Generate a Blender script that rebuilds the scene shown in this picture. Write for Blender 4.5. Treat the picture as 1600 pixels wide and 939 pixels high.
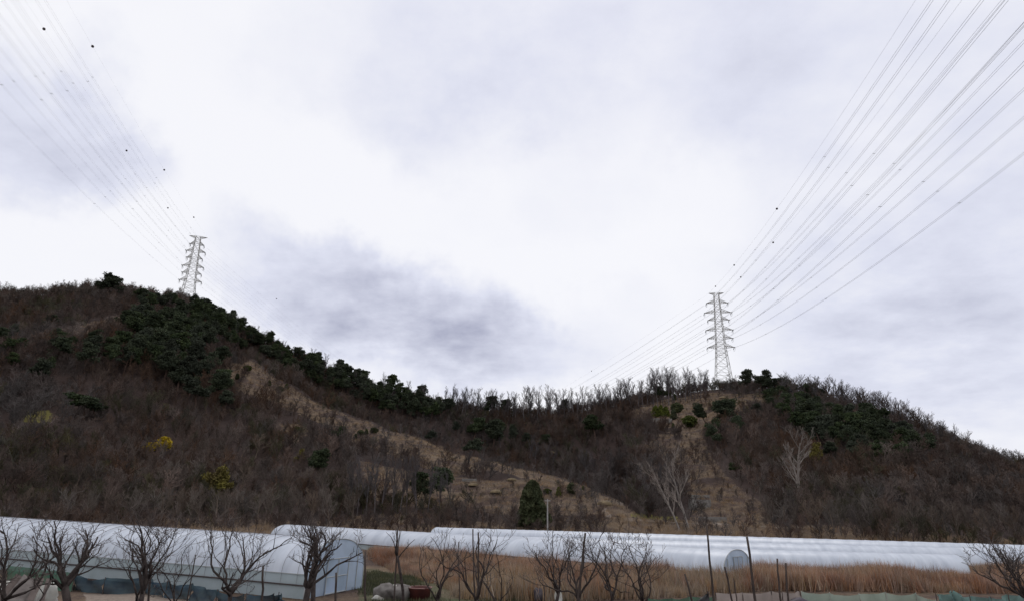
import bpy, math, random
import numpy as np
from mathutils import Matrix, Vector

# ------------------------------------------------------------------ camera, world, sun, exposure
SC = bpy.context.scene
for o in list(bpy.data.objects): bpy.data.objects.remove(o)
COL = SC.collection
FPX = 1000.0; PITCH = math.radians(18); ROLL = math.radians(1.0); HC = 5.2
fw = np.array([0, math.cos(PITCH), math.sin(PITCH)]); r0_ = np.array([1., 0, 0]); u0_ = np.array([0, -math.sin(PITCH), math.cos(PITCH)])
RV = math.cos(ROLL)*r0_ + math.sin(ROLL)*u0_; UV = math.cos(ROLL)*u0_ - math.sin(ROLL)*r0_
CAM = np.array([0, 0, HC])
cd = bpy.data.cameras.new('camera'); cd.sensor_width = 36; cd.lens = 36*FPX/1600; cd.clip_end = 9000; cd.clip_start = .1
cam = bpy.data.objects.new('camera', cd); COL.objects.link(cam)
m = Matrix(((RV[0], UV[0], -fw[0], 0), (RV[1], UV[1], -fw[1], 0), (RV[2], UV[2], -fw[2], HC), (0, 0, 0, 1)))
cam.matrix_world = m; SC.camera = cam

def ray(px, py):
    d = fw + RV*(px-800)/FPX - UV*(py-469.5)/FPX
    return d/np.linalg.norm(d)
def pix(p):
    d = np.asarray(p, float)-CAM; z = d@fw
    z = np.where(np.abs(z) < 1e-6, 1e-6, z)
    return 800+FPX*(d@RV)/z, 469.5-FPX*(d@UV)/z
def on_plane(px, py, z=0.):
    d = ray(px, py); return CAM+d*((z-HC)/d[2])
def at_r(px, py, r):
    d = ray(px, py); return CAM+d*(r/math.hypot(d[0], d[1]))
def azel(px, py):
    d = ray(px, py); return math.degrees(math.atan2(d[0], d[1])), d[2]/math.hypot(d[0], d[1])

SUN_EL, SUN_AZ = math.radians(52), math.radians(12)
w = bpy.data.worlds.new('World'); SC.world = w; w.use_nodes = True
nt = w.node_tree; nt.nodes.clear()
def N(t, **k):
    n = nt.nodes.new(t)
    for a, b in k.items(): setattr(n, a, b)
    return n
def L(a, b): nt.links.new(a, b)
out = N('ShaderNodeOutputWorld'); bg = N('ShaderNodeBackground'); bg.inputs[1].default_value = 0.1
L(bg.outputs[0], out.inputs[0])
sky = N('ShaderNodeTexSky', sky_type='NISHITA', sun_disc=False, sun_elevation=SUN_EL, sun_rotation=SUN_AZ)
tc = N('ShaderNodeTexCoord')
def VM(op, a, b=None):
    n = N('ShaderNodeVectorMath', operation=op)
    for i, v in enumerate((a, b)):
        if v is None: continue
        if isinstance(v, (tuple, list, np.ndarray)): n.inputs[i].default_value = tuple(v)
        elif isinstance(v, (int, float)): n.inputs[3 if op == 'SCALE' else i].default_value = v
        else: L(v, n.inputs[i])
    return n
def MA(op, a, b=None, c=None, clamp=False):
    n = N('ShaderNodeMath', operation=op, use_clamp=clamp)
    for i, v in enumerate((a, b, c)):
        if v is None: continue
        if isinstance(v, (int, float)): n.inputs[i].default_value = v
        else: L(v, n.inputs[i])
    return n.outputs[0]
dirv = VM('NORMALIZE', tc.outputs['Generated']).outputs[0]
sep = N('ShaderNodeSeparateXYZ'); L(dirv, sep.inputs[0])
# cloud-layer coordinates: the direction carried onto a flat cloud deck
den = MA('ADD', MA('MAXIMUM', sep.outputs[2], 0.0), 0.22)
cmb = N('ShaderNodeCombineXYZ'); L(MA('DIVIDE', sep.outputs[0], den), cmb.inputs[0]); L(MA('DIVIDE', sep.outputs[1], den), cmb.inputs[1])
def noise(vec, scale, detail=5, rough=.55):
    n = N('ShaderNodeTexNoise'); n.inputs['Scale'].default_value = scale; n.inputs['Detail'].default_value = detail
    n.inputs['Roughness'].default_value = rough; L(vec, n.inputs['Vector']); return n
n1 = noise(cmb.outputs[0], 1.3, 6, .55); n2 = noise(cmb.outputs[0], 3.4, 6, .6)
nw = noise(dirv, 5.0, 5, .6)
FLAT = 1.75
warp0 = VM('ADD', dirv, VM('SCALE', VM('SUBTRACT', nw.outputs['Color'], (.5, .5, .5)).outputs[0], .26).outputs[0]).outputs[0]
warp = VM('MULTIPLY', warp0, (1, 1, FLAT)).outputs[0]
total = None
# dark cloud bodies (direction of each, angular size, depth of grey)
for (px, py, rad, amt) in [(420, 432, 5, .2), (490, 458, 6, .36), (570, 472, 6.5, .46), (660, 497, 6.5, .46), (735, 525, 6, .38), (800, 560, 6, .26), (600, 540, 7, .16), (720, 585, 6, .16),
                           (630, 100, 7, .17), (690, 185, 6, .17), (790, 30, 8, .2),
                           (10, 172, 6.5, .34), (95, 205, 5, .28), (185, 245, 3.5, .16),
                           (1010, 80, 8, .13), (1150, 50, 9, .16), (1350, 60, 10, .18), (1450, 350, 11, .2), (1570, 480, 11, .24), (1340, 500, 10, .15), (1480, 600, 11, .22), (1580, 150, 7, .2),
                           (960, 300, 5, .08), (900, 530, 6, .12)]:
    dv = N('ShaderNodeVectorMath', operation='DOT_PRODUCT'); L(VM('NORMALIZE', warp).outputs[0], dv.inputs[0]); fl = ray(px, py)*np.array([1, 1, FLAT]); dv.inputs[1].default_value = tuple(fl/np.linalg.norm(fl))
    mr = N('ShaderNodeMapRange', interpolation_type='SMOOTHSTEP'); L(dv.outputs['Value'], mr.inputs[0])
    mr.inputs[1].default_value = math.cos(math.radians(rad*1.5)); mr.inputs[2].default_value = math.cos(math.radians(rad*.25)); mr.inputs[3].default_value = 0; mr.inputs[4].default_value = amt
    mr.inputs[4].default_value = amt*(.82 if not (400 < px < 830 and py > 400) else .76)
    inv = MA('SUBTRACT', 1.0, mr.outputs[0])
    total = inv if total is None else MA('MULTIPLY', total, inv)
body = MA('SUBTRACT', 1.0, total)
fine = N('ShaderNodeMapRange'); L(n2.outputs[0], fine.inputs[0]); fine.inputs[1].default_value = .3; fine.inputs[2].default_value = .7; fine.inputs[3].default_value = .5; fine.inputs[4].default_value = 1.5
soft = N('ShaderNodeMapRange'); L(n1.outputs[0], soft.inputs[0]); soft.inputs[1].default_value = .5; soft.inputs[2].default_value = .75; soft.inputs[3].default_value = .0; soft.inputs[4].default_value = .09
dark = MA('ADD', MA('MULTIPLY', body, fine.outputs[0]), soft.outputs[0], clamp=True)
cr = N('ShaderNodeValToRGB'); L(dark, cr.inputs[0])
e = cr.color_ramp.elements; e[0].position = 0; e[0].color = (.945, .947, .99, 1); e[1].position = 1; e[1].color = (.40, .415, .54, 1)
x = e.new(.35); x.color = (.745, .765, .885, 1)
sc10 = VM('SCALE', cr.outputs[0], 10.0)
mx = N('ShaderNodeMix', data_type='RGBA'); mx.inputs[0].default_value = .96
L(sky.outputs[0], mx.inputs[6]); L(sc10.outputs[0], mx.inputs[7]); L(mx.outputs[2], bg.inputs[0])

sl = bpy.data.lights.new('sun', 'SUN'); sl.energy = .7; sl.angle = math.radians(25); sl.color = (1, .97, .93)
so = bpy.data.objects.new('sun', sl); COL.objects.link(so)
sd = Vector((math.sin(SUN_AZ)*math.cos(SUN_EL), math.cos(SUN_AZ)*math.cos(SUN_EL), math.sin(SUN_EL)))
so.rotation_euler = sd.to_track_quat('Z', 'Y').to_euler(); so.location = (0, 0, 300)
SC.view_settings.view_transform = 'Standard'; SC.view_settings.look = 'None'; SC.view_settings.exposure = 0; SC.view_settings.gamma = 1
SC.view_settings.use_curve_mapping = False
SC.render.resolution_x = 1024; SC.render.resolution_y = 600

# ------------------------------------------------------------------ materials
MATS = {}
def mat(name, color, rough=.9, c2=None, scale=3., detail=4, vary=0., bump=0., bscale=20., translucent=0., spec=.2, stretch=None, lo=.35, hi=.65, coord='Object', thru=0., zc=None, wv=None):
    if name in MATS: return MATS[name]
    M = bpy.data.materials.new(name); M.use_nodes = True; t = M.node_tree; t.nodes.clear()
    def n(k): return t.nodes.new(k)
    o = n('ShaderNodeOutputMaterial'); b = n('ShaderNodeBsdfPrincipled')
    b.inputs['Roughness'].default_value = rough; b.inputs['Specular IOR Level'].default_value = spec
    tcn = n('ShaderNodeTexCoord'); vec = tcn.outputs[coord]
    if stretch:
        mp = n('ShaderNodeMapping'); mp.inputs['Scale'].default_value = stretch; t.links.new(vec, mp.inputs[0]); vec = mp.outputs[0]
    col = None
    if c2 is not None:
        nz = n('ShaderNodeTexNoise'); nz.inputs['Scale'].default_value = scale; nz.inputs['Detail'].default_value = detail; t.links.new(vec, nz.inputs['Vector'])
        mr = n('ShaderNodeMapRange'); mr.inputs[1].default_value = lo; mr.inputs[2].default_value = hi; t.links.new(nz.outputs[0], mr.inputs[0])
        mi = n('ShaderNodeMix'); mi.data_type = 'RGBA'; t.links.new(mr.outputs[0], mi.inputs[0])
        mi.inputs[6].default_value = (*color, 1); mi.inputs[7].default_value = (*c2, 1); col = mi.outputs[2]
    if wv:
        ge = n('ShaderNodeNewGeometry'); nz = n('ShaderNodeTexNoise'); nz.inputs['Scale'].default_value = wv[1]; nz.inputs['Detail'].default_value = 4; t.links.new(ge.outputs['Position'], nz.inputs['Vector'])
        mr = n('ShaderNodeMapRange'); mr.inputs[1].default_value = .42; mr.inputs[2].default_value = .66; t.links.new(nz.outputs[0], mr.inputs[0])
        mi = n('ShaderNodeMix'); mi.data_type = 'RGBA'; t.links.new(mr.outputs[0], mi.inputs[0]); mi.inputs[7].default_value = (*wv[0], 1)
        if col is None: mi.inputs[6].default_value = (*color, 1)
        else: t.links.new(col, mi.inputs[6])
        col = mi.outputs[2]
    if zc:
        sz = n('ShaderNodeSeparateXYZ'); t.links.new(tcn.outputs['Object'], sz.inputs[0]); mr = n('ShaderNodeMapRange'); t.links.new(sz.outputs[2], mr.inputs[0]); mr.inputs[1].default_value = zc[1]; mr.inputs[2].default_value = zc[2]
        mi = n('ShaderNodeMix'); mi.data_type = 'RGBA'; t.links.new(mr.outputs[0], mi.inputs[0]); mi.inputs[7].default_value = (*zc[0], 1)
        if col is None: mi.inputs[6].default_value = (*color, 1)
        else: t.links.new(col, mi.inputs[6])
        col = mi.outputs[2]
    if vary:
        oi = n('ShaderNodeObjectInfo'); hs = n('ShaderNodeHueSaturation')
        mr = n('ShaderNodeMapRange'); t.links.new(oi.outputs['Random'], mr.inputs[0]); mr.inputs[3].default_value = 1-vary; mr.inputs[4].default_value = 1+vary
        t.links.new(mr.outputs[0], hs.inputs['Value'])
        mr2 = n('ShaderNodeMapRange'); mt = n('ShaderNodeMath'); mt.operation = 'FRACT'; mu = n('ShaderNodeMath'); mu.operation = 'MULTIPLY'; mu.inputs[1].default_value = 7.31
        t.links.new(oi.outputs['Random'], mu.inputs[0]); t.links.new(mu.outputs[0], mt.inputs[0]); t.links.new(mt.outputs[0], mr2.inputs[0])
        mr2.inputs[3].default_value = .6; mr2.inputs[4].default_value = 1.2; t.links.new(mr2.outputs[0], hs.inputs['Saturation'])
        if col is None: hs.inputs['Color'].default_value = (*color, 1)
        else: t.links.new(col, hs.inputs['Color'])
        col = hs.outputs[0]
    if col is None: b.inputs['Base Color'].default_value = (*color, 1)
    else: t.links.new(col, b.inputs['Base Color'])
    if bump:
        nb = n('ShaderNodeTexNoise'); nb.inputs['Scale'].default_value = bscale; nb.inputs['Detail'].default_value = 4; t.links.new(vec, nb.inputs['Vector'])
        bp = n('ShaderNodeBump'); bp.inputs['Strength'].default_value = bump; t.links.new(nb.outputs[0], bp.inputs['Height']); t.links.new(bp.outputs[0], b.inputs['Normal'])
    sh = b.outputs[0]
    if translucent:
        tr = n('ShaderNodeBsdfTranslucent'); ms = n('ShaderNodeMixShader'); ms.inputs[0].default_value = translucent
        if col is None: tr.inputs[0].default_value = (*color, 1)
        else: t.links.new(col, tr.inputs[0])
        t.links.new(sh, ms.inputs[1]); t.links.new(tr.outputs[0], ms.inputs[2]); sh = ms.outputs[0]
    if thru:
        tp = n('ShaderNodeBsdfTransparent'); ms = n('ShaderNodeMixShader'); ms.inputs[0].default_value = thru
        t.links.new(sh, ms.inputs[1]); t.links.new(tp.outputs[0], ms.inputs[2]); sh = ms.outputs[0]
    t.links.new(sh, o.inputs[0]); MATS[name] = M; return M

BARK = mat('bare_bark', (.062, .045, .037), c2=(.10, .076, .062), scale=.6, vary=.3, wv=((.14, .112, .092), .02))
BRUSHM = mat('brush_twigs', (.058, .039, .033), c2=(.096, .068, .057), scale=.25, vary=.38, wv=((.135, .10, .085), .018))
BRUSH2 = mat('brush_twigs_grey', (.075, .062, .058), c2=(.12, .10, .094), scale=.25, vary=.3)
BRUSH3 = mat('brush_twigs_russet', (.068, .042, .03), c2=(.108, .07, .05), scale=.25, vary=.3)
BRUSH4 = mat('brush_twigs_olive', (.05, .045, .026), c2=(.085, .076, .042), scale=.25, vary=.3)
RIDGEB = mat('ridge_bark', (.12, .105, .108), c2=(.075, .064, .064), scale=.5, vary=.25)
PALEB = mat('pale_bark', (.30, .265, .24), c2=(.18, .155, .14), scale=1.2, vary=.1)
PINEB = mat('pine_bark', (.07, .048, .04), c2=(.11, .07, .055), scale=1.5)
PINEN = mat('pine_needles', (.033, .046, .026), c2=(.058, .072, .035), scale=.5, vary=.3, translucent=.12)
THUJA = mat('arborvitae_green', (.045, .062, .014), c2=(.075, .085, .02), scale=.8, vary=.15, translucent=.12)
SHRUBG = mat('shrub_green', (.045, .06, .022), c2=(.09, .10, .03), scale=.8, vary=.3, translucent=.1)
YELLOWF = mat('forsythia_yellow', (.5, .36, .01), c2=(.28, .2, .02), scale=.7)
WILLOW = mat('willow_buds', (.15, .13, .03), c2=(.11, .085, .035), scale=.5)
DARKB = mat('orchard_bark', (.036, .028, .026), c2=(.075, .06, .055), scale=9, bump=.5, bscale=40)
TIPB = mat('orchard_twig', (.06, .048, .045), c2=(.14, .115, .105), scale=5)
POSTM = mat('post_wood', (.045, .035, .032), c2=(.085, .066, .058), scale=8, stretch=(1, 1, .2), bump=.3)
STEEL = mat('galvanised_steel', (.42, .41, .38), rough=.6, c2=(.3, .29, .27), scale=.3, spec=.3)
INSUL = mat('insulator', (.16, .17, .17), rough=.4, spec=.5)
WIRE = mat('aluminium_wire', (.30, .30, .32), rough=.5)
BALLM = mat('marker_ball_dark', (.07, .055, .06), rough=.5)
FILM = mat('white_film', (.72, .77, .86), rough=.32, c2=(.56, .61, .70), scale=.9, detail=7, bump=.3, bscale=2.5, translucent=.2, spec=.4, thru=.1, stretch=(1.6, .35, .35))
FILMB = mat('side_film', (.55, .65, .70), rough=.35, c2=(.46, .55, .58), scale=.8, bump=.15, bscale=3., translucent=.2, spec=.3, thru=.3)
FILME = mat('end_film', (.56, .68, .86), rough=.3, c2=(.42, .52, .64), scale=.5, bump=.15, bscale=2.5, translucent=.2, spec=.35, thru=.2)
HOOP = mat('hoop_steel', (.35, .37, .38), rough=.5)
RAILM = mat('rail_dark', (.07, .06, .06), rough=.6)
ROPE = mat('tie_rope', (.22, .22, .24))
REED = mat('reed_rust', (.20, .092, .056), c2=(.29, .15, .095), scale=.35, vary=.35, translucent=.15, wv=((.40, .26, .165), .2), zc=((.44, .30, .20), .85, 1.4))
TAN = mat('dry_grass', (.33, .24, .155), c2=(.24, .165, .105), scale=.4, vary=.2, translucent=.15)
GREENG = mat('green_grass', (.05, .065, .032), c2=(.13, .115, .065), scale=.6, vary=.2)
NETB = mat('blue_net', (.018, .04, .065), c2=(.04, .07, .085), scale=1.5, thru=.12)
NETG = mat('green_net', (.05, .13, .09), c2=(.09, .16, .11), scale=1.5, thru=.15)
NETP = mat('grey_pink_net', (.40, .34, .31), c2=(.30, .26, .24), scale=1.2, thru=.1, translucent=.2)
NETL = mat('pale_green_net', (.33, .39, .33), c2=(.25, .31, .26), scale=1.2, thru=.1, translucent=.2)
NETT = mat('teal_net', (.16, .27, .25), c2=(.10, .17, .16), scale=1.4, thru=.12, translucent=.15)
BLACKT = mat('black_tarp', (.02, .02, .022), rough=.5)
PLUMT = mat('dark_tarp', (.05, .04, .055), rough=.6, c2=(.08, .07, .08), scale=2)
SACK = mat('pale_sack', (.55, .55, .52), c2=(.36, .34, .30), scale=3, bump=.3, bscale=8)
PLANK = mat('weathered_plank', (.06, .045, .04), c2=(.11, .088, .08), scale=4, stretch=(1, 1, .15), bump=.4)
PLANKL = mat('pale_plank', (.17, .15, .14), c2=(.10, .085, .08), scale=4, stretch=(1, 1, .15), bump=.4)
TUB = mat('red_tub', (.09, .025, .022), rough=.45, c2=(.06, .02, .02), scale=2)
TUBR = mat('tub_rim', (.2, .11, .10), rough=.5)
STONEW = mat('stone_wall', (.24, .225, .21), c2=(.16, .15, .14), scale=1.1, detail=8, bump=.6, bscale=3)
CONC = mat('pale_concrete', (.36, .35, .34), c2=(.26, .25, .245), scale=.8)
STRAW = mat('straw_mound', (.20, .15, .09), c2=(.11, .085, .05), scale=.7, bump=.5, bscale=4)

# ------------------------------------------------------------------ mesh helpers
class MB:
    def __init__(s): s.v = []; s.f = []
    def tube(s, pts, rad, n=5, cap=True):
        pts = [np.asarray(p, float) for p in pts]; k = len(pts); b0 = len(s.v)
        for i in range(k):
            t = pts[min(i+1, k-1)]-pts[max(i-1, 0)]; t = t/(np.linalg.norm(t)+1e-9)
            a = np.array([1., 0, 0]) if abs(t[0]) < .8 else np.array([0, 1., 0])
            u = np.cross(t, a); u /= np.linalg.norm(u); v = np.cross(t, u); r = rad[i]
            for j in range(n):
                q = 2*math.pi*j/n; s.v.append(tuple(pts[i]+(u*math.cos(q)+v*math.sin(q))*r))
        for i in range(k-1):
            for j in range(n):
                a = b0+i*n+j; b = b0+i*n+(j+1) % n
                s.f.append((a, b, b+n, a+n))
        if cap:
            s.f.append(tuple(b0+j for j in range(n))[::-1]); s.f.append(tuple(b0+(k-1)*n+j for j in range(n)))
        return s
    def bar(s, a, b, w):
        return s.tube([a, b], [w*.707, w*.707], 4)
    def box(s, c, ax, ay, az):
        c, ax, ay, az = [np.asarray(q, float) for q in (c, ax, ay, az)]; b = len(s.v)
        for i in (-1, 1):
            for j in (-1, 1):
                for k in (-1, 1): s.v.append(tuple(c+ax*i+ay*j+az*k))
        for f in ((0, 1, 3, 2), (4, 6, 7, 5), (0, 4, 5, 1), (2, 3, 7, 6), (0, 2, 6, 4), (1, 5, 7, 3)): s.f.append(tuple(b+q for q in f))
        return s
    def grid(s, P, closed=False):
        P = np.asarray(P, float); a, b, _ = P.shape; o = len(s.v)
        s.v.extend(map(tuple, P.reshape(-1, 3)))
        for i in range(a-1):
            for j in range(b-1):
                q = o+i*b+j; s.f.append((q, q+1, q+b+1, q+b))
        return s
    def quads(s, C, U, V):
        o = len(s.v); n = len(C)
        Q = np.stack([C-U-V, C+U-V, C+U+V, C-U+V], 1).reshape(-1, 3)
        s.v.extend(map(tuple, Q)); s.f.extend([(o+4*i, o+4*i+1, o+4*i+2, o+4*i+3) for i in range(n)])
        return s
    def tris(s, C, U, V):
        o = len(s.v); n = len(C)
        Q = np.stack([C-U, C+U, C+V], 1).reshape(-1, 3)
        s.v.extend(map(tuple, Q)); s.f.extend([(o+3*i, o+3*i+1, o+3*i+2) for i in range(n)])
        return s
    def mesh(s, name, m, smooth=False):
        me = bpy.data.meshes.new(name); me.from_pydata(s.v, [], s.f); me.materials.append(m)
        if smooth: me.polygons.foreach_set('use_smooth', [True]*len(me.polygons))
        me.update(); return me
    def build(s, name, m, parent=None, smooth=False, loc=None):
        o = bpy.data.objects.new(name, s.mesh(name, m, smooth)); COL.objects.link(o)
        if parent: o.parent = parent
        if loc is not None: o.location = loc
        return o
def tag(o, label=None, cat=None, group=None, kind=None):
    if label: o['label'] = label
    if cat: o['category'] = cat
    if group: o['group'] = group
    if kind: o['kind'] = kind
    return o
def thing(name, label, cat, loc=(0, 0, 0), rz=0, sc=1., group=None):
    o = bpy.data.objects.new(name, None); COL.objects.link(o); o.location = tuple(map(float, loc)); o.rotation_euler = (0, 0, rz); o.scale = (sc,)*3 if isinstance(sc, (int, float)) else sc
    o.empty_display_size = .3
    return tag(o, label, cat, group)
def inst(me, name, parent):
    o = bpy.data.objects.new(name, me); COL.objects.link(o); o.parent = parent; return o
def inpoly(x, y, poly):
    x = np.asarray(x); y = np.asarray(y); r = np.zeros(x.shape, bool); n = len(poly); j = n-1
    for i in range(n):
        xi, yi = poly[i]; xj, yj = poly[j]
        if yi != yj: r ^= ((yi > y) != (yj > y)) & (x < (xj-xi)*(y-yi)/(yj-yi)+xi)
        j = i
    return r
_rt = np.random.RandomState(3).rand(256, 256)
def vnoise(x, y):
    x = np.asarray(x, float); y = np.asarray(y, float); xi = np.floor(x).astype(int); yi = np.floor(y).astype(int); fx = x-xi; fy = y-yi
    fx = fx*fx*(3-2*fx); fy = fy*fy*(3-2*fy); g = lambda a, b: _rt[a % 256, b % 256]
    return (g(xi, yi)*(1-fx)+g(xi+1, yi)*fx)*(1-fy)+(g(xi, yi+1)*(1-fx)+g(xi+1, yi+1)*fx)*fy
def fbm(x, y, o=4):
    s = 0; a = .5
    for i in range(o): s = s+a*(vnoise(x, y)-.5); x = np.asarray(x)*2.03+17; y = np.asarray(y)*2.03+5; a *= .5
    return s

# ------------------------------------------------------------------ terrain
RIDGE = [(-400, 520, 430), (-150, 486, 440), (0, 476, 450), (60, 470, 450), (110, 464, 452), (185, 459, 455), (240, 470, 462), (285, 478, 470), (330, 496, 470), (400, 530, 465), (460, 562, 460),
         (560, 600, 455), (620, 618, 455), (690, 638, 460), (740, 648, 465), (800, 654, 470), (880, 650, 465), (960, 638, 455), (1000, 632, 452), (1050, 624, 450), (1100, 615, 448), (1140, 612, 448), (1200, 613, 445),
         (1250, 624, 440), (1300, 634, 435), (1400, 660, 425), (1500, 700, 415), (1600, 738, 405), (1800, 770, 400), (2100, 780, 400)]
CREST = [(395, 566, 372), (428, 594, 350), (464, 612, 332), (492, 633, 318), (543, 653, 298), (581, 664, 286), (609, 679, 276), (658, 689, 262), (710, 710, 248), (775, 725, 230), (825, 740, 215), (875, 750, 200), (912, 762, 187), (950, 777, 172), (985, 797, 160)]
def curve(tab, azs, third):
    A = np.array([azel(p[0], p[1])[0] for p in tab]); E = np.array([azel(p[0], p[1])[1] for p in tab]); R_ = np.array([p[2] for p in tab], float)
    return np.interp(azs, A, E), np.interp(azs, A, R_), A
az_in = np.arange(-52, 52.01, .2); az_out = np.concatenate([np.arange(-180, -52, 4), az_in, np.arange(56, 181, 4)])
rr = [0.5, 3, 6, 9, 12, 15, 18, 21, 24, 26, 28, 30, 32, 34, 35, 36, 37, 38, 39, 40, 41, 42, 43, 44, 45, 46, 47, 48, 49, 50, 51.5, 53, 54.5, 56, 58, 60, 62, 64, 66, 68, 70, 73, 76, 80, 84, 92, 100, 106, 112, 118, 124]
r = 127.
while r < 560: rr.append(r); r += 1.05+.0042*max(r-180, 0)
while r < 6000: rr.append(r); r *= 1.12
rr = np.array(rr)
eR, rR, _ = curve(RIDGE, az_out, 2); eC, rC, aC = curve(CREST, az_out, 2)
side = np.clip((np.abs(az_out)-55)/35, 0, 1)
zR = (HC+eR*rR)*(1-side)+side*6.
zC = HC+eC*rC
wC = np.clip(np.minimum((az_out-(aC[0]-3))/3, ((aC[-1]+1.2)-az_out)/1.2), 0, 1)
FOOT = np.interp(az_out, [-180, -60, -30, 0, 20, 40, 60, 180], [300, 150, 140, 132, 132, 134, 150, 300])
def pchip(xs, ys, q):
    h = np.diff(xs); d = np.diff(ys)/h; mm = np.zeros(len(xs))
    for i in range(1, len(xs)-1):
        if d[i-1]*d[i] > 0:
            w1 = 2*h[i]+h[i-1]; w2 = h[i]+2*h[i-1]; mm[i] = (w1+w2)/(w1/d[i-1]+w2/d[i])
    i = np.clip(np.searchsorted(xs, q)-1, 0, len(xs)-2); t = (q-xs[i])/h[i]
    return (2*t**3-3*t**2+1)*ys[i]+(t**3-2*t**2+t)*h[i]*mm[i]+(-2*t**3+3*t**2)*ys[i+1]+(t**3-t**2)*h[i]*mm[i+1]
Z = np.zeros((len(az_out), len(rr)))
for i, a in enumerate(az_out):
    f = FOOT[i]; Rr = rR[i]; zr = zR[i]
    base = lambda q: zr*np.clip((q-f)/(Rr-f), 0, 1)
    rc = max(rC[i], f+22); W = wC[i]
    rm = f+.5*(Rr-f)
    r1 = rc*W+rm*(1-W); z1 = zC[i]*W+base(rm)*1.07*(1-W)
    r2 = r1+.42*(Rr-r1); straight = z1+(zr-z1)*.42
    ed = (z1-HC)/r1
    z2 = straight*(1-W)+W*min(straight-2, HC+r2*ed-max(5, .03*r2))
    xs = [0, f-14, f, r1, r2, Rr, Rr+25, Rr+120, Rr+420, 2500, 9000]
    ys = [0, 0, .8, z1, z2, zr, zr-1.5, zr*.72, zr*.2, 0, 0]
    Z[i] = pchip(np.array(xs, float), np.array(ys, float), rr)
AZ, RR = np.meshgrid(np.radians(az_out), rr, indexing='ij')
X = RR*np.sin(AZ); Y = RR*np.cos(AZ)
hillm = np.clip((RR-FOOT[:, None])/40, 0, 1)
Z += hillm*(fbm(X/38, Y/38)*7+fbm(X/9, Y/9, 3)*1.6)*np.clip((rR[:, None]+40-RR)/60, .25, 1)
Z += (1-hillm)*np.clip((RR-40)/10, 0, 1)*fbm(X/6, Y/6, 3)*.12
Z += .024*np.clip(-X-10.5, 0, 75)*np.clip((RR-33)/6, 0, 1)*np.clip((150-RR)/40, 0, 1)*(Y > 0)
# the bank the viewer stands on and the orchard terrace in front of it
TER = 1.6
front = np.clip((np.cos(AZ)-.2)/.2, 0, 1)
Z += np.where(RR < 28, TER, np.clip((34-RR)/6, 0, 1)*TER)*front + np.clip((13-RR)/4, 0, 1)*(3.5-TER)
PX, PY = pix(np.stack([X, Y, Z], -1))
inview = (Y > 5)
GRASS = [[(352, 572), (395, 562), (428, 590), (464, 608), (492, 629), (543, 649), (581, 660), (609, 675), (658, 685), (710, 706), (775, 721), (825, 736), (875, 746), (912, 758), (970, 786), (1000, 808), (930, 803), (860, 806), (760, 800), (715, 788), (700, 762), (690, 738), (640, 722), (600, 706), (548, 690), (500, 660), (455, 640), (410, 622), (380, 616), (358, 596)],
         [(428, 660), (500, 668), (520, 690), (470, 694), (430, 684)], [(560, 720), (690, 740), (720, 792), (600, 790), (560, 760)],
         [(85, 517), (140, 505), (200, 488), (218, 505), (160, 524), (110, 532)], [(45, 652), (90, 625), (112, 630), (84, 654)],
         [(985, 640), (1060, 620), (1110, 611), (1218, 616), (1205, 637), (1132, 652), (1100, 680), (1060, 676), (1010, 668)],
         [(1030, 676), (1100, 678), (1112, 716), (1152, 760), (1205, 792), (1205, 828), (1088, 822), (1080, 770), (1066, 724), (1000, 722), (1000, 706)],
         [(960, 806), (1100, 812), (1310, 822), (1400, 830), (1400, 850), (940, 840)]]
PATH = [[(928, 786), (938, 786), (958, 806), (948, 808)], [(975, 808), (1060, 812), (1240, 819), (1300, 822), (1300, 826), (1060, 817), (980, 813)], [(930, 775), (975, 783), (975, 788), (928, 786)], [(130, 926), (260, 930), (420, 945), (130, 945)]]
YG = [[(985, 802), (1060, 806), (1060, 811), (985, 808)], [(40, 640), (80, 640), (80, 660), (30, 660)]]
FG = [[(560, 885), (640, 900), (760, 905), (900, 915), (900, 945), (560, 945)]]
def msk(polys):
    q = np.zeros(PX.shape)
    for p in polys: q = np.maximum(q, inpoly(PX+12*fbm(X/5, Y/5, 3), PY+8*fbm(X/5+50, Y/5, 3), p))
    return q*inview
gM, pM, yM, fM = msk(GRASS), msk(PATH), msk(YG), msk(FG)
gM = gM*np.clip(.5+(fbm(X/11+3, Y/11, 4)+.22)*9, 0, 1)
gM = np.maximum(gM, inview*(RR > 34)*(RR < FOOT[:, None]+12)*.8)
# terraces cut into the cleared slopes
ter = gM*(RR > 150); step = 2.3
Zw = Z+fbm(X/16, Y/16, 3)*5; zq = np.floor(Zw/step)*step + step*np.clip(((Zw/step) % 1-.62)/.38, 0, 1)-(Zw-Z)
tw_ = .8*ter*np.clip(.55+2.2*fbm(X/25+7, Y/25, 2), 0, 1); Z = Z*(1-tw_)+tw_*zq
def hgt(x, y):
    a = np.degrees(np.arctan2(x, y)); rad = np.hypot(x, y)
    i = np.clip(np.searchsorted(az_out, a)-1, 0, len(az_out)-2); j = np.clip(np.searchsorted(rr, rad)-1, 0, len(rr)-2)
    u = (a-az_out[i])/(az_out[i+1]-az_out[i]); v = (rad-rr[j])/(rr[j+1]-rr[j])
    u = np.clip(u, 0, 1); v = np.clip(v, 0, 1)
    return (Z[i, j]*(1-u)+Z[i+1, j]*u)*(1-v)+(Z[i, j+1]*(1-u)+Z[i+1, j+1]*u)*v
def samp(Mk, x, y):
    a = np.degrees(np.arctan2(x, y)); rad = np.hypot(x, y)
    i = np.clip(np.searchsorted(az_out, a), 0, len(az_out)-1); j = np.clip(np.searchsorted(rr, rad), 0, len(rr)-1)
    return Mk[i, j]
_rq = np.arange(36, 700, .7)
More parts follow.
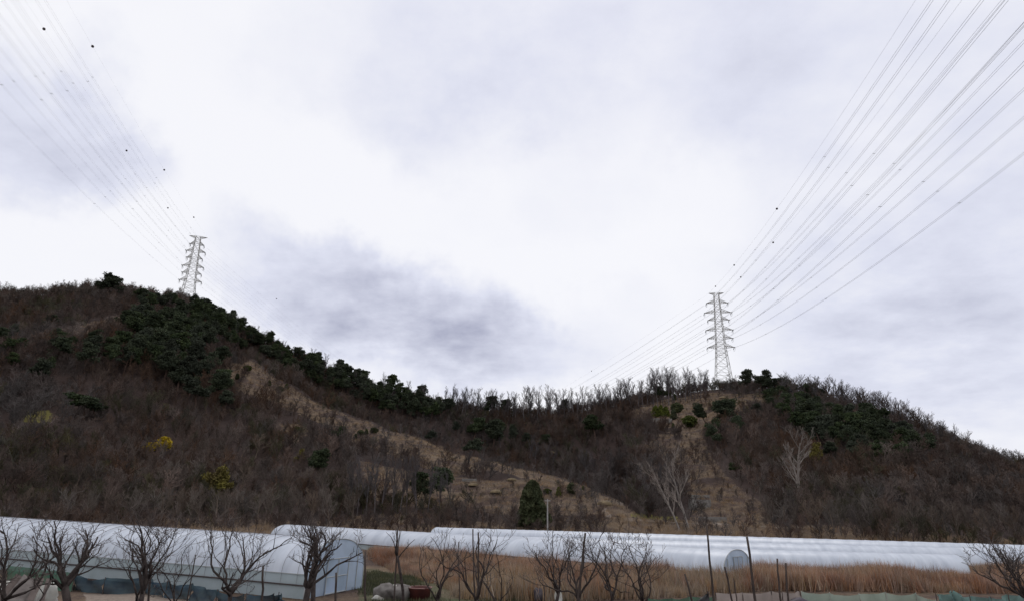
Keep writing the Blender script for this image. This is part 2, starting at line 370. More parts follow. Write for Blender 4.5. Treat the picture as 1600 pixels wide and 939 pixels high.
def hit(px, py, rmin=36):
    """first point of the terrain seen through a pixel"""
    d = ray(px, py); k = 1/math.hypot(d[0], d[1]); q = _rq[_rq >= rmin]
    P = CAM[None, :]+d[None, :]*(q*k)[:, None]; h = hgt(P[:, 0], P[:, 1])
    b = np.nonzero(P[:, 2] <= h)[0]
    if len(b) == 0: return None
    p = P[b[0]]; return np.array([p[0], p[1], h[b[0]]])
def gp(x, y): return np.array([x, y, float(hgt(np.array(x), np.array(y)))])

na, nr = Z.shape
V3 = np.stack([X, Y, Z], -1).reshape(-1, 3)
I = np.arange(na*nr).reshape(na, nr)
fa = np.stack([I[:-1, :-1], I[:-1, 1:], I[1:, 1:], I[1:, :-1]], -1).reshape(-1, 4)
me = bpy.data.meshes.new('terrain'); me.vertices.add(len(V3)); me.vertices.foreach_set('co', V3.ravel())
me.loops.add(fa.size); me.loops.foreach_set('vertex_index', fa[:, ::-1].ravel().astype(np.int32)); me.polygons.add(len(fa)); me.polygons.foreach_set('loop_start', np.arange(0, fa.size, 4, dtype=np.int32))
me.polygons.foreach_set('use_smooth', np.ones(len(fa), bool)); me.update(calc_edges=True)
ca = me.color_attributes.new('cover', 'FLOAT_COLOR', 'POINT')
ca.data.foreach_set('color', np.stack([gM, pM, yM, fM], -1).reshape(-1).astype(np.float32))
terrain = bpy.data.objects.new('terrain', me); COL.objects.link(terrain); tag(terrain, 'brown wooded hills rising from flat farmland, with straw coloured clearings', kind='structure')
def ground_mat():
    M = bpy.data.materials.new('ground_cover'); M.use_nodes = True; t = M.node_tree; b = t.nodes['Principled BSDF']; b.inputs['Roughness'].default_value = .95; b.inputs['Specular IOR Level'].default_value = .1
    n = t.nodes.new; l = t.links.new
    tcn = n('ShaderNodeTexCoord'); at = n('ShaderNodeVertexColor'); at.layer_name = 'cover'; sp = n('ShaderNodeSeparateColor'); l(at.outputs[0], sp.inputs[0])
    def nz(s, d=6):
        k = n('ShaderNodeTexNoise'); k.inputs['Scale'].default_value = s; k.inputs['Detail'].default_value = d; k.inputs['Roughness'].default_value = .65; l(tcn.outputs['Object'], k.inputs['Vector']); return k.outputs[0]
    def mixc(f, a, c):
        k = n('ShaderNodeMix'); k.data_type = 'RGBA'
        for i, q in ((0, f), (6, a), (7, c)):
            if isinstance(q, tuple): k.inputs[i].default_value = (*q, 1)
            elif isinstance(q, float): k.inputs[i].default_value = q
            else: l(q, k.inputs[i])
        return k.outputs[2]
    def rng(q, a, c):
        k = n('ShaderNodeMapRange'); l(q, k.inputs[0]); k.inputs[1].default_value = a; k.inputs[2].default_value = c; return k.outputs[0]
    nA, nB, nC = nz(.12), nz(.9), nz(4.)
    litter = mixc(rng(nA, .35, .65), (.034, .024, .023), (.055, .038, .034)); litter = mixc(rng(nC, .45, .75), litter, (.075, .054, .045))
    straw = mixc(rng(nB, .35, .65), (.20, .148, .098), (.088, .062, .046)); straw = mixc(rng(nA, .40, .54), straw, (.072, .05, .043))
    straw = mixc(rng(nC, .55, .8), straw, (.27, .20, .13))
    c = mixc(rng(sp.outputs[0], .2, .8), litter, straw)
    c = mixc(rng(sp.outputs[2], .2, .8), c, (.17, .15, .05))
    fgc = mixc(rng(nB, .35, .6), (.13, .10, .07), (.075, .08, .045))
    c = mixc(at.outputs['Alpha'], c, fgc)
    c = mixc(rng(sp.outputs[1], .2, .8), c, mixc(rng(nC, .4, .6), (.25, .205, .17), (.19, .155, .13)))
    l(c, b.inputs['Base Color'])
    bp = n('ShaderNodeBump'); bp.inputs['Strength'].default_value = .7; bp.inputs['Distance'].default_value = .5; l(nB, bp.inputs['Height']); l(bp.outputs[0], b.inputs['Normal'])
    return M
me.materials.append(ground_mat())

# far mountain past the right hill; distance haze is painted into its blue-grey colour
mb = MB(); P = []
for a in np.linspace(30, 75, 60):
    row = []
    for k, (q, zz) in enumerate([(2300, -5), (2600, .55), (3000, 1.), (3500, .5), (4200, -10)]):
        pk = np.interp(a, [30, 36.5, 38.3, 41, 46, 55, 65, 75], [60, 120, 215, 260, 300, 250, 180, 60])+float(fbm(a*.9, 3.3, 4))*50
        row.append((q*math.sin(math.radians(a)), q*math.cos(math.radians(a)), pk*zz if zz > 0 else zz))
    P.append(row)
mtn = mb.grid(P).build('mountain', mat('far_forest_haze_tint', (.09, .10, .115), c2=(.06, .07, .08), scale=.01), smooth=True); tag(mtn, 'far mountain coloured haze-blue just past the right hill', kind='structure')

# ------------------------------------------------------------------ tree makers
def perp(d, rng):
    a = rng.normal(size=3); a -= a@d*d; return a/(np.linalg.norm(a)+1e-9)
def branchy(rng, H, levels, kids, lens, angs, r0, wig=.12, up=.15, n_nodes=4, taper=.45, tmin=.3, lean=.06, minr=.012, sides=(6, 4, 3, 3, 3)):
    """list of (level, points, radii)"""
    outl = []
    def grow(p, d, Ln, rad, lev):
        pts = [p]; rs = [rad]; nn = n_nodes if lev < 2 else 3; dd = d.copy()
        for i in range(nn):
            dd = dd+rng.normal(size=3)*wig+np.array([0, 0, up if lev else 0]); dd /= np.linalg.norm(dd)
            pts.append(pts[-1]+dd*Ln/nn); rs.append(max(minr, rad*(1-(1-taper)*(i+1)/nn)))
        outl.append((lev, pts, rs))
        if lev < levels:
            k = kids[lev]
            for c in range(k):
                t = tmin+(1-tmin)*(c+rng.rand())/k if lev == 0 else .25+.75*(c+rng.rand())/k
                t = min(t, .999); i = int(t*nn); q = pts[i]+(pts[i+1]-pts[i])*(t*nn-i)
                loc = pts[i+1]-pts[i]; loc /= np.linalg.norm(loc)
                an = math.radians(rng.uniform(*angs)); cdv = loc*math.cos(an)+perp(loc, rng)*math.sin(an)
                grow(q, cdv, Ln*lens[lev]*rng.uniform(.65, 1.15)*(1.15-.5*t), max(minr, rs[i]*.62), lev+1)
    d0 = np.array([rng.normal()*lean, rng.normal()*lean, 1.]); d0 /= np.linalg.norm(d0)
    grow(np.array([0, 0, -.3]), d0, H, r0, 0)
    return outl, sides
def tree_meshes(data, name, mt, mc):
    segs, sides = data; a = MB(); b = MB()
    for lev, p, q in segs: (a if lev == 0 else b).tube(p, q, sides[lev], cap=False)
    return a.mesh(name+'_trunk', mt, True), b.mesh(name+'_crown', mc)
def leaf_cloud(rng, centers, rads, n, size, flat=.5):
    C = []; 
    for c, q in zip(centers, rads):
        d = rng.normal(size=(n, 3)); d /= np.linalg.norm(d, axis=1)[:, None]; d *= (rng.rand(n, 1)**.45)
        C.append(c+d*q*np.array([1, 1, flat]))
    C = np.concatenate(C); k = len(C)
    U = rng.normal(size=(k, 3)); U /= np.linalg.norm(U, axis=1)[:, None]; V = np.cross(U, rng.normal(size=(k, 3))); V /= np.linalg.norm(V, axis=1)[:, None]
    s = size*rng.uniform(.6, 1.3, (k, 1)); return C, U*s, V*s*1.4
RS = np.random.RandomState
TALLB, BRUSHP, BIGB, PINES, PALES = [], [], [], [], []
for i in range(6):
    g = RS(10+i); TALLB.append(tree_meshes(branchy(g, 10, 3, (13, 8, 6), (.42, .5, .55), (14, 38), .15, wig=.06, up=.12, tmin=.28, minr=.014), 'slender_bare', RIDGEB, RIDGEB))
for i in range(12):
    g = RS(30+i); d = branchy(g, (4.2, 5.2, 3.6)[i % 3], 3, (11, 7, 5), (.55, .5, .5), (25, 55), .10, wig=.12, up=.12, tmin=.1, minr=.016)
    m_ = MB()
    for lev, p, q in d[0]: m_.tube(p, q, 4 if lev == 0 else 3, cap=False)
    BRUSHP.append(m_.mesh('brush', (BRUSHM, BRUSH2, BRUSH3, BRUSH4)[i//3]))
for i in range(5):
    g = RS(50+i); BIGB.append(tree_meshes(branchy(g, 8, 3, (11, 8, 6), (.55, .5, .5), (25, 50), .2, wig=.08, up=.12, tmin=.22, minr=.018), 'round_bare', BARK, BARK))
for i in range(2):
    g = RS(72+i); PALES.append(tree_meshes(branchy(g, 15, 3, (11, 8, 6), (.5, .45, .5), (22, 48), .3, wig=.07, up=.13, tmin=.25, minr=.016, taper=.3), 'pale_bare', PALEB, PALEB))
def pine(seed, H, flat=False):
    g = RS(seed); a = MB(); b = MB(); n = 6; p = np.array([0, 0, -.3]); pts = [p]; d = np.array([g.normal()*.1, g.normal()*.1, 1.])
    for i in range(n): d = d+np.array([g.normal()*.09, g.normal()*.09, .05]); d /= np.linalg.norm(d); p = p+d*H*.92/n; pts.append(p)
    a.tube(pts, [.22-.026*i for i in range(n+1)], 6, cap=False)
    cen, rad = [], []
    lo = .62 if flat else .48
    for k in range(20):
        t = lo+(1-lo)*(k+g.rand())/20; i = min(int(t*n), n-1); q = pts[i]+(pts[i+1]-pts[i])*(t*n-i)
        ln = H*(.38 if flat else .30)*(1.25-t if not flat else 1.35-t)*g.uniform(.5, 1.15)+.25; an = g.uniform(0, 6.28)
        e_ = q+np.array([math.cos(an)*ln, math.sin(an)*ln, ln*g.uniform(.1, .45)])
        a.tube([q, (q+e_)/2+np.array([0, 0, -.1]), e_], [.07, .05, .03], 3, cap=False)
        for f_ in (1., .6):
            if f_ < 1 and g.rand() < .45: continue
            cen.append(q+(e_-q)*f_+g.normal(size=3)*.2); rad.append(H*g.uniform(.085, .145))
    cen.append(pts[-1]); rad.append(H*.09)
    C, U, V = leaf_cloud(g, cen, rad, 110, .125, .6); b.quads(C, U, V)
    return a.mesh('pine_trunk', PINEB, True), b.mesh('pine_crown', PINEN)
for i in range(7): PINES.append(pine(90+i, 10))
FLATP = pine(120, 9, True)
def dense(seed, H, W, shape, material, n=2600, size=.16, stem=.12):
    g = RS(seed); b = MB(); a = MB(); t = g.rand(n)**(1.25 if shape == 'cone' else .9); an = g.uniform(0, 6.28, n)
    if shape == 'cone': prof = W*(1-t)**.42*np.clip(.7+t*4, 0, 1)
    else: prof = W*np.sqrt(np.clip(1-(2*t-1)**2, 0, 1))
    prof = prof*(1+.3*(vnoise(an*2+9, t*7)-.5)*2); rad = prof*(g.rand(n)**.3)
    C = np.stack([rad*np.cos(an), rad*np.sin(an), H*(.06+.94*t)+g.normal(size=n)*.05], -1)
    U = g.normal(size=(n, 3)); U /= np.linalg.norm(U, axis=1)[:, None]; V = np.cross(U, g.normal(size=(n, 3))); V /= np.linalg.norm(V, axis=1)[:, None]
    s = size*g.uniform(.6, 1.3, (n, 1)); b.quads(C, U*s, V*s*1.3)
    a.tube([(0, 0, -.2), (0, 0, H*.7)], [stem, stem*.5], 5, cap=False)
    return a.mesh('stem', PINEB), b.mesh('foliage', material)
def budded(seed, H, material, nb, size, r0=.1):
    g = RS(seed); d = branchy(g, H*.6, 3, (10, 7, 5), (.55, .5, .5), (25, 55), r0, wig=.12, up=.12, tmin=.08, minr=.016); a = MB(); b = MB(); tips = []
    for lev, p, q in d[0]:
        (a if lev < 2 else b).tube(p, q, 3, cap=False)
        if lev >= 2: tips += p[1:]
    T = np.array(tips); T = T[g.randint(0, len(T), nb)]+g.normal(size=(nb, 3))*.14
    U = g.normal(size=(nb, 3)); U /= np.linalg.norm(U, axis=1)[:, None]; V = np.cross(U, g.normal(size=(nb, 3))); b.quads(T, U*size, V*size)
    return a.mesh('stems', BARK), b.mesh('blossom', material)

HTS = {}
def plant(name, meshes, parts, p, H0, H, label, cat, group=None, rng=random, wid=None):
    H0 = max(v.co.z for me_ in meshes for v in me_.vertices) if meshes[0].name not in HTS else HTS[meshes[0].name]; HTS[meshes[0].name] = H0
    s = H/H0; o = thing(name, label, cat, (p[0], p[1], p[2]), rng.uniform(0, 6.28), (s*(wid or 1), s*(wid or 1), s), group)
    for me_, nm in zip(meshes, parts): inst(me_, nm, o)
    return o
random.seed(5)
G_ = RS(77)
def px2m(p): return FPX/(np.dot(np.asarray(p)-CAM, fw))
def put(px, pybase, pytop, meshes, H0, name, parts, label, cat, group=None, wid=None, rmin=36):
    p = hit(px, pybase, rmin)
    if p is None: p = hit(px, pybase+8, rmin)
    if p is None: return None
    H = max(.4, (pybase-pytop)/px2m(p)); return plant(name, meshes, parts, p, H0, H, label, cat, group, wid=wid)

# ------------------------------------------------------------------ pylons and wires
def pylon(cx, cy, zb, ztop, phi, arms, label):
    """arms: list of (z, half length left, half length right)"""
    t = thing('transmission_pylon', label, 'pylon', (cx, cy, zb), -phi)
    H = ztop-zb; tops = arms[0][0]-zb
    za = arms[-1][0]-zb
    def hw(z):  # half width of the square body
        return np.interp(z, [0, za, tops-1, H], [5.8, 3.0, 1.6, 1.25])
    cor = [(-1, -1), (1, -1), (1, 1), (-1, 1)]
    for sx, sy in cor:
        zs = [-1.5, 0]+list(np.linspace(za*.2, H-1, 8)); mbx = MB().tube([(sx*hw(max(z, 0)), sy*hw(max(z, 0)), z) for z in zs], [.16]*len(zs), 4)
        mbx.build('leg', STEEL, t)
    lv = list(np.linspace(0, za, 6))+[a[0]-zb for a in arms[::-1]][1:]
    lv = sorted(set([round(q, 2) for q in lv])); l2 = [lv[0]]
    for q in lv[1:]:
        if q-l2[-1] > 6 and q > za: l2.append((l2[-1]+q)/2)
        l2.append(q)
    for i in range(len(l2)-1):
        a, b = l2[i], l2[i+1]; A, B = hw(a), hw(b); mbx = MB()
        for k in range(4):
            c1, c2 = cor[k], cor[(k+1) % 4]
            mbx.bar((c1[0]*A, c1[1]*A, a), (c2[0]*B, c2[1]*B, b), .12); mbx.bar((c2[0]*A, c2[1]*A, a), (c1[0]*B, c1[1]*B, b), .12)
            mbx.bar((c1[0]*B, c1[1]*B, b), (c2[0]*B, c2[1]*B, b), .12)
        mbx.build('bracing', STEEL, t)
    tips = []
    for n_, (z, hl, hr) in enumerate(arms):
        z -= zb; wd = hw(z)
        for s, ln in ((-1, hl), (1, hr)):
            mbx = MB(); tip = np.array([s*ln, 0, z]); hh = 1.3 if n_ == 0 else 2.3
            if n_ == 0: ups = [(s*wd, y*wd, z-hh) for y in (-1, 1)]; lows = [(s*wd, y*wd, z) for y in (-1, 1)]
            else: lows = [(s*wd, y*wd, z-.0) for y in (-1, 1)]; ups = [(s*hw(z+hh), y*hw(z+hh), z+hh) for y in (-1, 1)]
            for q in lows+ups: mbx.bar(q, tip, .19)
            for lo_, up_ in zip(lows, ups):
                lo_, up_ = np.array(lo_), np.array(up_); prev = up_
                for f in (.25, .5, .75):
                    p1 = lo_+(tip-lo_)*f; p2 = up_+(tip-up_)*f; mbx.bar(prev, p1, .12); mbx.bar(p1, p2, .12); prev = p2
            for f in (.3, .6): mbx.bar(np.array(lows[0])*(1-f)+tip*f, np.array(lows[1])*(1-f)+tip*f, .12)
            mbx.build('cross_arm', STEEL, t)
            if n_:
                # strain insulators reaching out along both spans, with a jumper loop below
                for fy in (-1, 1):
                    e_ = tip+np.array([0, fy*3.2, -.75]); k = 9
                    MB().tube([tip+(e_-tip)*i/k for i in range(k+1)], [.13 if i % 2 else .3 for i in range(k+1)], 6).build('insulator', INSUL, t)
                lp = [tip+np.array([0, 3.2*math.cos(q), -.75-1.9*math.sin(q)]) for q in np.linspace(0, math.pi, 9)]
                MB().tube(lp, [.07]*9, 4).build('jumper_loop', INSUL, t)
            tips.append((n_, s, tip))
    return t, tips
ORD = ['earth', 'topmost', 'second', 'third', 'fourth', 'fifth', 'lowest']
def wires(which, cx, cy, zb, phi, tips, a, k, phib, ab, smax, balls, thin=1.):
    ca_, sa_ = math.cos(phi), math.sin(phi)
    for n_, s, tip in tips:
        p = np.array([cx+tip[0]*ca_, cy-tip[0]*sa_, zb+tip[2]]); sd_ = 'left' if s < 0 else 'right'
        if n_ == 0: o = thing('earth_wire', 'thin earth wire strung with dark marker balls from %s end of %s pylon\'s top' % (sd_, which), 'power line', p, 0, group='wires of the %s pylon' % which)
        else: o = thing('power_line', 'twin power cables from the %s %s-hand arm of the %s pylon' % (ORD[n_], sd_, which), 'power line', p, 0, group='wires of the %s pylon' % which)
        d = np.array([-math.sin(phi), -math.cos(phi)]); d2 = np.array([math.sin(phib), math.cos(phib)])
        ss = np.concatenate([np.arange(0, 60, 12), np.arange(60, smax+1, 20)]); st = 0 if n_ == 0 else 3.2; dz = 0 if n_ == 0 else -.75
        f = lambda q: np.array([d[0]*(q+st), d[1]*(q+st), dz-a*q+k*q*q])
        fb = lambda q: np.array([d2[0]*(q+st), d2[1]*(q+st), dz-ab*q+1.2e-4*q*q])
        offs = [0] if n_ == 0 else [-.28, .28]
        rad = (.024 if n_ == 0 else .034)*thin
        for of in offs:
            ov = np.array([ca_*of, -sa_*of, 0])
            MB().tube([f(q)+ov for q in ss], [rad]*len(ss), 4).build('conductor', WIRE, o)
            sb = np.arange(0, 261, 20.); MB().tube([fb(q)+ov for q in sb], [rad]*len(sb), 4).build('conductor', WIRE, o)
        if n_:
            q = 45+7*n_
            while q < smax:
                c = f(q); MB().bar(c-np.array([ca_, -sa_, 0])*.36, c+np.array([ca_, -sa_, 0])*.36, .09).build('spacer', INSUL, o); q += 100
        else:
            for q in balls[s]:
                bm_ = MB(); P_ = []
                for i in range(9):
                    th = math.pi*i/8; P_.append([(.45*math.sin(th)*math.cos(u), .45*math.sin(th)*math.sin(u), .45*math.cos(th)) for u in np.linspace(0, 2*math.pi, 13)])
                c = f(q) if q > 0 else fb(-q)
                bm_.grid(P_).build('marker_ball', BALLM, o, True, loc=tuple(c))
def tower_from(px, py, r, topp, armpix, phi):
    c = at_r(px, py, r); n = np.array([math.sin(phi), math.cos(phi)]); al = np.array([math.cos(phi), -math.sin(phi)])
    def tp(q):
        d = ray(*q); return CAM+d*((n@c[:2])/(n@d[:2]))
    arms = []
    for l_, r_ in armpix:
        A, B = tp(l_), tp(r_); arms.append(((A[2]+B[2])/2, A, B))
    top = arms[0][0]
    cen = c[:2]
    return cen, [(z, abs(float(al@(A[:2]-cen))), abs(float(al@(B[:2]-cen)))) for z, A, B in arms]
phiR, phiL = math.radians(9), math.radians(-18)
tR = [(1134.5, 458), (1141, 472), (1147, 487), (1144, 499), (1150, 515), (1151, 528), (1154, 542)]; tL = [(1111, 458), (1108, 475), (1105, 490), (1111, 501), (1108, 516), (1112, 529), (1112, 543)]
cen, arms = tower_from(1126, 540, 450, None, list(zip(tL, tR)), phiR)
def even(arms):
    o = []
    for z, a, b in arms: q = (a+b)/2; o.append((z, q, q))
    return o
arms = even(arms); zb = float(hgt(cen[0], cen[1]))
tw, tips = pylon(cen[0], cen[1], zb, arms[0][0], phiR, arms, 'pale steel lattice pylon standing on the grassy top of the right hill')
wires('right', cen[0], cen[1], zb, phiR, tips, .18, 2e-4, math.radians(-22), .16, 620, {-1: [30, 95, 190, -170], 1: [60, 140]})
lL = [(295.4, 370.5), (296, 382), (290, 393), (290.5, 403), (282, 415.5), (281.5, 426), (276, 438)]; lR = [(324.7, 370), (318, 383), (320, 393.6), (315, 404), (315.4, 417), (311, 427.5), (311, 439)]
cen, arms = tower_from(301, 420, 480, None, list(zip(lL, lR)), phiL); arms = even(arms); zb = float(hgt(cen[0], cen[1]))
tw, tips = pylon(cen[0], cen[1], zb, arms[0][0], phiL, arms, 'pale steel lattice pylon rising behind the pines on the left hill')
wires('left', cen[0], cen[1], zb, phiL, tips, .18, 1e-4, math.radians(14), .2, 620, {-1: [75, 170, 270], 1: [60, 150, 265, -90]}, thin=.45)

# ------------------------------------------------------------------ greenhouses
FOOTPR = []
def greenhouse(p0, p1, hwid, H, hs, bay, label, near=False, end_at_1=True, end_at_0=True, tilt=0.):
    """p0, p1: ridge ends in plan"""
    p0, p1 = np.array(p0, float), np.array(p1, float); Ln = np.linalg.norm(p1-p0); d = (p1-p0)/Ln; ang = math.atan2(d[1], d[0])
    o = thing('greenhouse', label, 'greenhouse', (p0[0], p0[1], Ln*tilt), ang, group='plastic tunnel greenhouses'); FOOTPR.append((p0, d, Ln, hwid)); o.rotation_euler = (0, math.atan(tilt), ang)
    nb = max(2, int(round(Ln/bay))); g = RS(int(Ln*10))
    tt = np.linspace(0, math.pi, 19)
    prof = np.stack([hwid*np.sign(np.cos(tt))*np.abs(np.cos(tt))**.92, hs+(H-hs)*np.sin(tt)**.95], -1)
    sub = 4; P_ = []
    for i in range(nb*sub+1):
        x_ = Ln*i/(nb*sub); sag = (.06 if near else .03)*math.sin(math.pi*(i % sub)/sub) if (i % sub) else 0.
        j = g.normal(size=19)*.006+g.normal()*.008; s_ = 1-sag/H*1.1+j/H
        P_.append([(x_, q[0]*s_[k], hs+(q[1]-hs)*s_[k]) for k, q in enumerate(prof)])
    MB().grid(P_).build('roof_film', FILM, o, True)
    for sgn in (-1, 1):
        n_ = nb*2; P_ = []
        for i in range(n_+1):
            x_ = Ln*i/n_; b_ = .03*math.sin(i*math.pi/2)+g.normal()*.012
            P_.append([(x_, sgn*(hwid-.02+b_*q), hs*(1-q)+.02) for q in np.linspace(0, 1, 4)])
        MB().grid(P_).build('side_curtain', FILMB, o, True)
        zr_ = hs*.56 if near else hs*.98
        MB().tube([(0, sgn*(hwid+.05), zr_), (Ln, sgn*(hwid+.05), zr_)], [.045 if near else .05]*2, 5).build('side_rail', RAILM, o)
        if near: MB().tube([(0, sgn*(hwid+.03), hs), (Ln, sgn*(hwid+.03), hs)], [.025]*2, 5).build('side_rail', HOOP, o)
    # hoops inside the film share one mesh
    hm = MB().tube([(0, -hwid+.06, -.2), *[(0, q[0]*.985, q[1]-.045) for q in prof[::-1]], (0, hwid-.06, -.2)], [.02]*21, 4).mesh('hoop', HOOP)
    for i in range(nb+1):
        if i > 299: break
        h_ = inst(hm, 'hoop', o); h_.location = (min(max(Ln*i/nb, .04), Ln-.04), 0, 0)
    if near:
        rm = MB().tube([(0, -hwid-.05, hs*.5), *[(0, q[0]*1.008, q[1]+.02) for q in prof[::-1]], (0, hwid+.05, hs*.5)], [.015]*21, 4).mesh('tie_rope', ROPE)
        for i in range(0, nb):
            h_ = inst(rm, 'tie_rope', o); h_.location = (Ln*(i+.5)/nb, 0, 0)
    for flag, x_, sx in ((end_at_0, 0, -1), (end_at_1, Ln, 1)):
        if not flag: continue
        P_ = []
        for q in np.linspace(0, 1, 6):
            row = [(x_+sx*.02*math.sin(q*9), -hwid*q, 0.02)]
            row += [(x_+sx*(.02+.025*math.sin(k*1.7+q*7)), a_*q, hs*.6*(1-q)*0+b_*q+.02*(1-q)) for k, (a_, b_) in enumerate(prof[::-1])]
            row += [(x_+sx*.02, hwid*q, .02)]; P_.append(row)
        MB().grid(P_).build('end_wall', FILME, o, True)
        ep = MB().tube([(x_+sx*.03, -hwid, 0), *[(x_+sx*.03, q[0], q[1]) for q in prof[::-1]], (x_+sx*.03, hwid, 0)], [.035]*21, 5); ep.build('end_hoop', HOOP, o)
        dw, dh = (1.2, 2.05) if near else (.8, H*.78)
        dr = MB().box((x_+sx*.07, 0, dh/2+.03), (.012, 0, 0), (0, dw, 0), (0, 0, dh/2)).build('door', FILME, o)
        for y_ in (-dw, 0, dw): MB().bar((x_+sx*.1, y_, .02), (x_+sx*.1, y_, dh), .05).build('door_frame', HOOP, dr)
        for z_ in (.08, dh*.5, dh): MB().bar((x_+sx*.1, -dw, z_), (x_+sx*.1, dw, z_), .045).build('door_frame', HOOP, dr)
        for y_ in (-hwid*.72, hwid*.72): MB().bar((x_+sx*.07, y_, .02), (x_+sx*.07, y_, hs+(H-hs)*.62), .05).build('end_post', HOOP, o)
    return o
dn = np.array([-.951, .309]); e0 = np.array([-10.75, 43.6])
greenhouse(e0+dn*72, e0, 3.25, 3.2, 1.35, 1.1, 'large near tunnel greenhouse with bluish end wall, behind the bare trees at left', near=True, tilt=.024)
def rp(px, py, z): return on_plane(px, py, z)[:2]
a, b = rp(450, 819, 2.4), rp(1150, 858, 2.4)
greenhouse(a, b, 2.6, 2.4, .75, 1.3, 'long low tunnel greenhouse ending in a small arched door wall amid reeds')
greenhouse(rp(1050, 853.5, 2.0), rp(1491, 865.5, 2.0), 2.4, 2.0, .55, 1.3, 'front tunnel greenhouse at right, ending just before the shrubby tree')
greenhouse(rp(790, 837, 2.2), rp(1700, 860, 2.2), 2.4, 2.2, .6, 1.4, 'middle row tunnel greenhouse running out past the right edge')
greenhouse(rp(684, 823, 2.4), rp(1750, 855, 2.4), 2.5, 2.4, .6, 1.4, 'rearmost long white tunnel greenhouse below the hill, starting with a slanted end')

def infoot(x, y, mgn=.5):
    q = np.zeros(np.shape(x), bool)
    for p0, d, Ln, hw_ in FOOTPR:
        u = (x-p0[0])*d[0]+(y-p0[1])*d[1]; v = -(x-p0[0])*d[1]+(y-p0[1])*d[0]; q |= (u > -mgn) & (u < Ln+mgn) & (np.abs(v) < hw_+mgn)
    return q

# ------------------------------------------------------------------ scattered masses (stuff) by geometry nodes
def scatter(name, label, cat, pts, scales, protos, seed=1, picks=None, tilt=.06):
    n = len(pts); g = RS(seed); me = bpy.data.meshes.new(name); me.from_pydata([tuple(p) for p in pts], [], [])
    for nm, dt, vals in (('sc', 'FLOAT_VECTOR', np.asarray(scales, np.float32).ravel()), ('rot', 'FLOAT_VECTOR', np.stack([g.normal(size=n)*tilt, g.normal(size=n)*tilt, g.uniform(0, 6.28, n)], -1).astype(np.float32).ravel()), ('pick', 'INT', (g.randint(0, len(protos), n) if picks is None else np.asarray(picks)).astype(np.int32))):
        at = me.attributes.new(nm, dt, 'POINT'); at.data.foreach_set('vector' if dt == 'FLOAT_VECTOR' else 'value', vals)
    o = bpy.data.objects.new(name, me); COL.objects.link(o); tag(o, label, cat, kind='stuff')
    pc = bpy.data.collections.new(name+'_sources')
    for i, q in enumerate(protos):
        s = bpy.data.objects.new('%s_source_%02d' % (name, i), q); pc.objects.link(s)
    tree = bpy.data.node_groups.new(name+'_nodes', 'GeometryNodeTree'); tree.interface.new_socket('Geometry', in_out='INPUT', socket_type='NodeSocketGeometry'); tree.interface.new_socket('Geometry', in_out='OUTPUT', socket_type='NodeSocketGeometry')
    nd = tree.nodes.new; gi, go, ip, ci = nd('NodeGroupInput'), nd('NodeGroupOutput'), nd('GeometryNodeInstanceOnPoints'), nd('GeometryNodeCollectionInfo')
    ci.inputs[0].default_value = pc; ci.inputs[1].default_value = True; ci.inputs[2].default_value = True
    l = tree.links.new
    def na_(nm, dt):
        k = nd('GeometryNodeInputNamedAttribute'); k.data_type = dt; k.inputs[0].default_value = nm; return k.outputs[0]
    l(gi.outputs[0], ip.inputs['Points']); l(ci.outputs[0], ip.inputs['Instance']); ip.inputs['Pick Instance'].default_value = True
    l(na_('pick', 'INT'), ip.inputs['Instance Index']); l(na_('sc', 'FLOAT_VECTOR'), ip.inputs['Scale'])
    er = nd('FunctionNodeEulerToRotation'); l(na_('rot', 'FLOAT_VECTOR'), er.inputs[0]); l(er.outputs[0], ip.inputs['Rotation'])
    l(ip.outputs[0], go.inputs[0]); md = o.modifiers.new('scatter', 'NODES'); md.node_group = tree
    return o
def clump(seed, n, H, spread, w, material, plume=0):
    g = RS(seed); b = MB()
    for i in range(n):
        a_ = g.uniform(0, 6.28); p = np.array([g.normal()*spread, g.normal()*spread, -.05]); h = H*g.uniform(.55, 1.1); ln = g.uniform(.05, .35)*h
        t = np.array([math.cos(a_)*ln, math.sin(a_)*ln, h]); wv = np.array([-math.sin(a_), math.cos(a_), 0])*w; o = len(b.v)
        mid = p+t*.55-np.array([t[0], t[1], 0])*.2
        b.v += [tuple(p-wv), tuple(p+wv), tuple(mid+wv*.8), tuple(mid-wv*.8), tuple(p+t)]; b.f += [(o, o+1, o+2, o+3), (o+3, o+2, o+4)]
        if plume and g.rand() < plume:
            q = p+t; C_ = q+g.normal(size=(4, 3))*np.array([.05, .05, .1]); U_ = g.normal(size=(4, 3)); U_ /= np.linalg.norm(U_, axis=1)[:, None]; b.quads(C_, U_*.045, np.array([[0, 0, .1]]*4))
    return b.mesh('clump', material)
REEDP = [clump(200+i, 36, 1.25, .26, .012, REED, 0) for i in range(4)]
TANP = [clump(220+i, 36, 1.0, .3, .012, TAN, 0) for i in range(4)]
GRNP = [clump(240+i, 30, .3, .3, .016, GREENG) for i in range(3)]

g = RS(4)
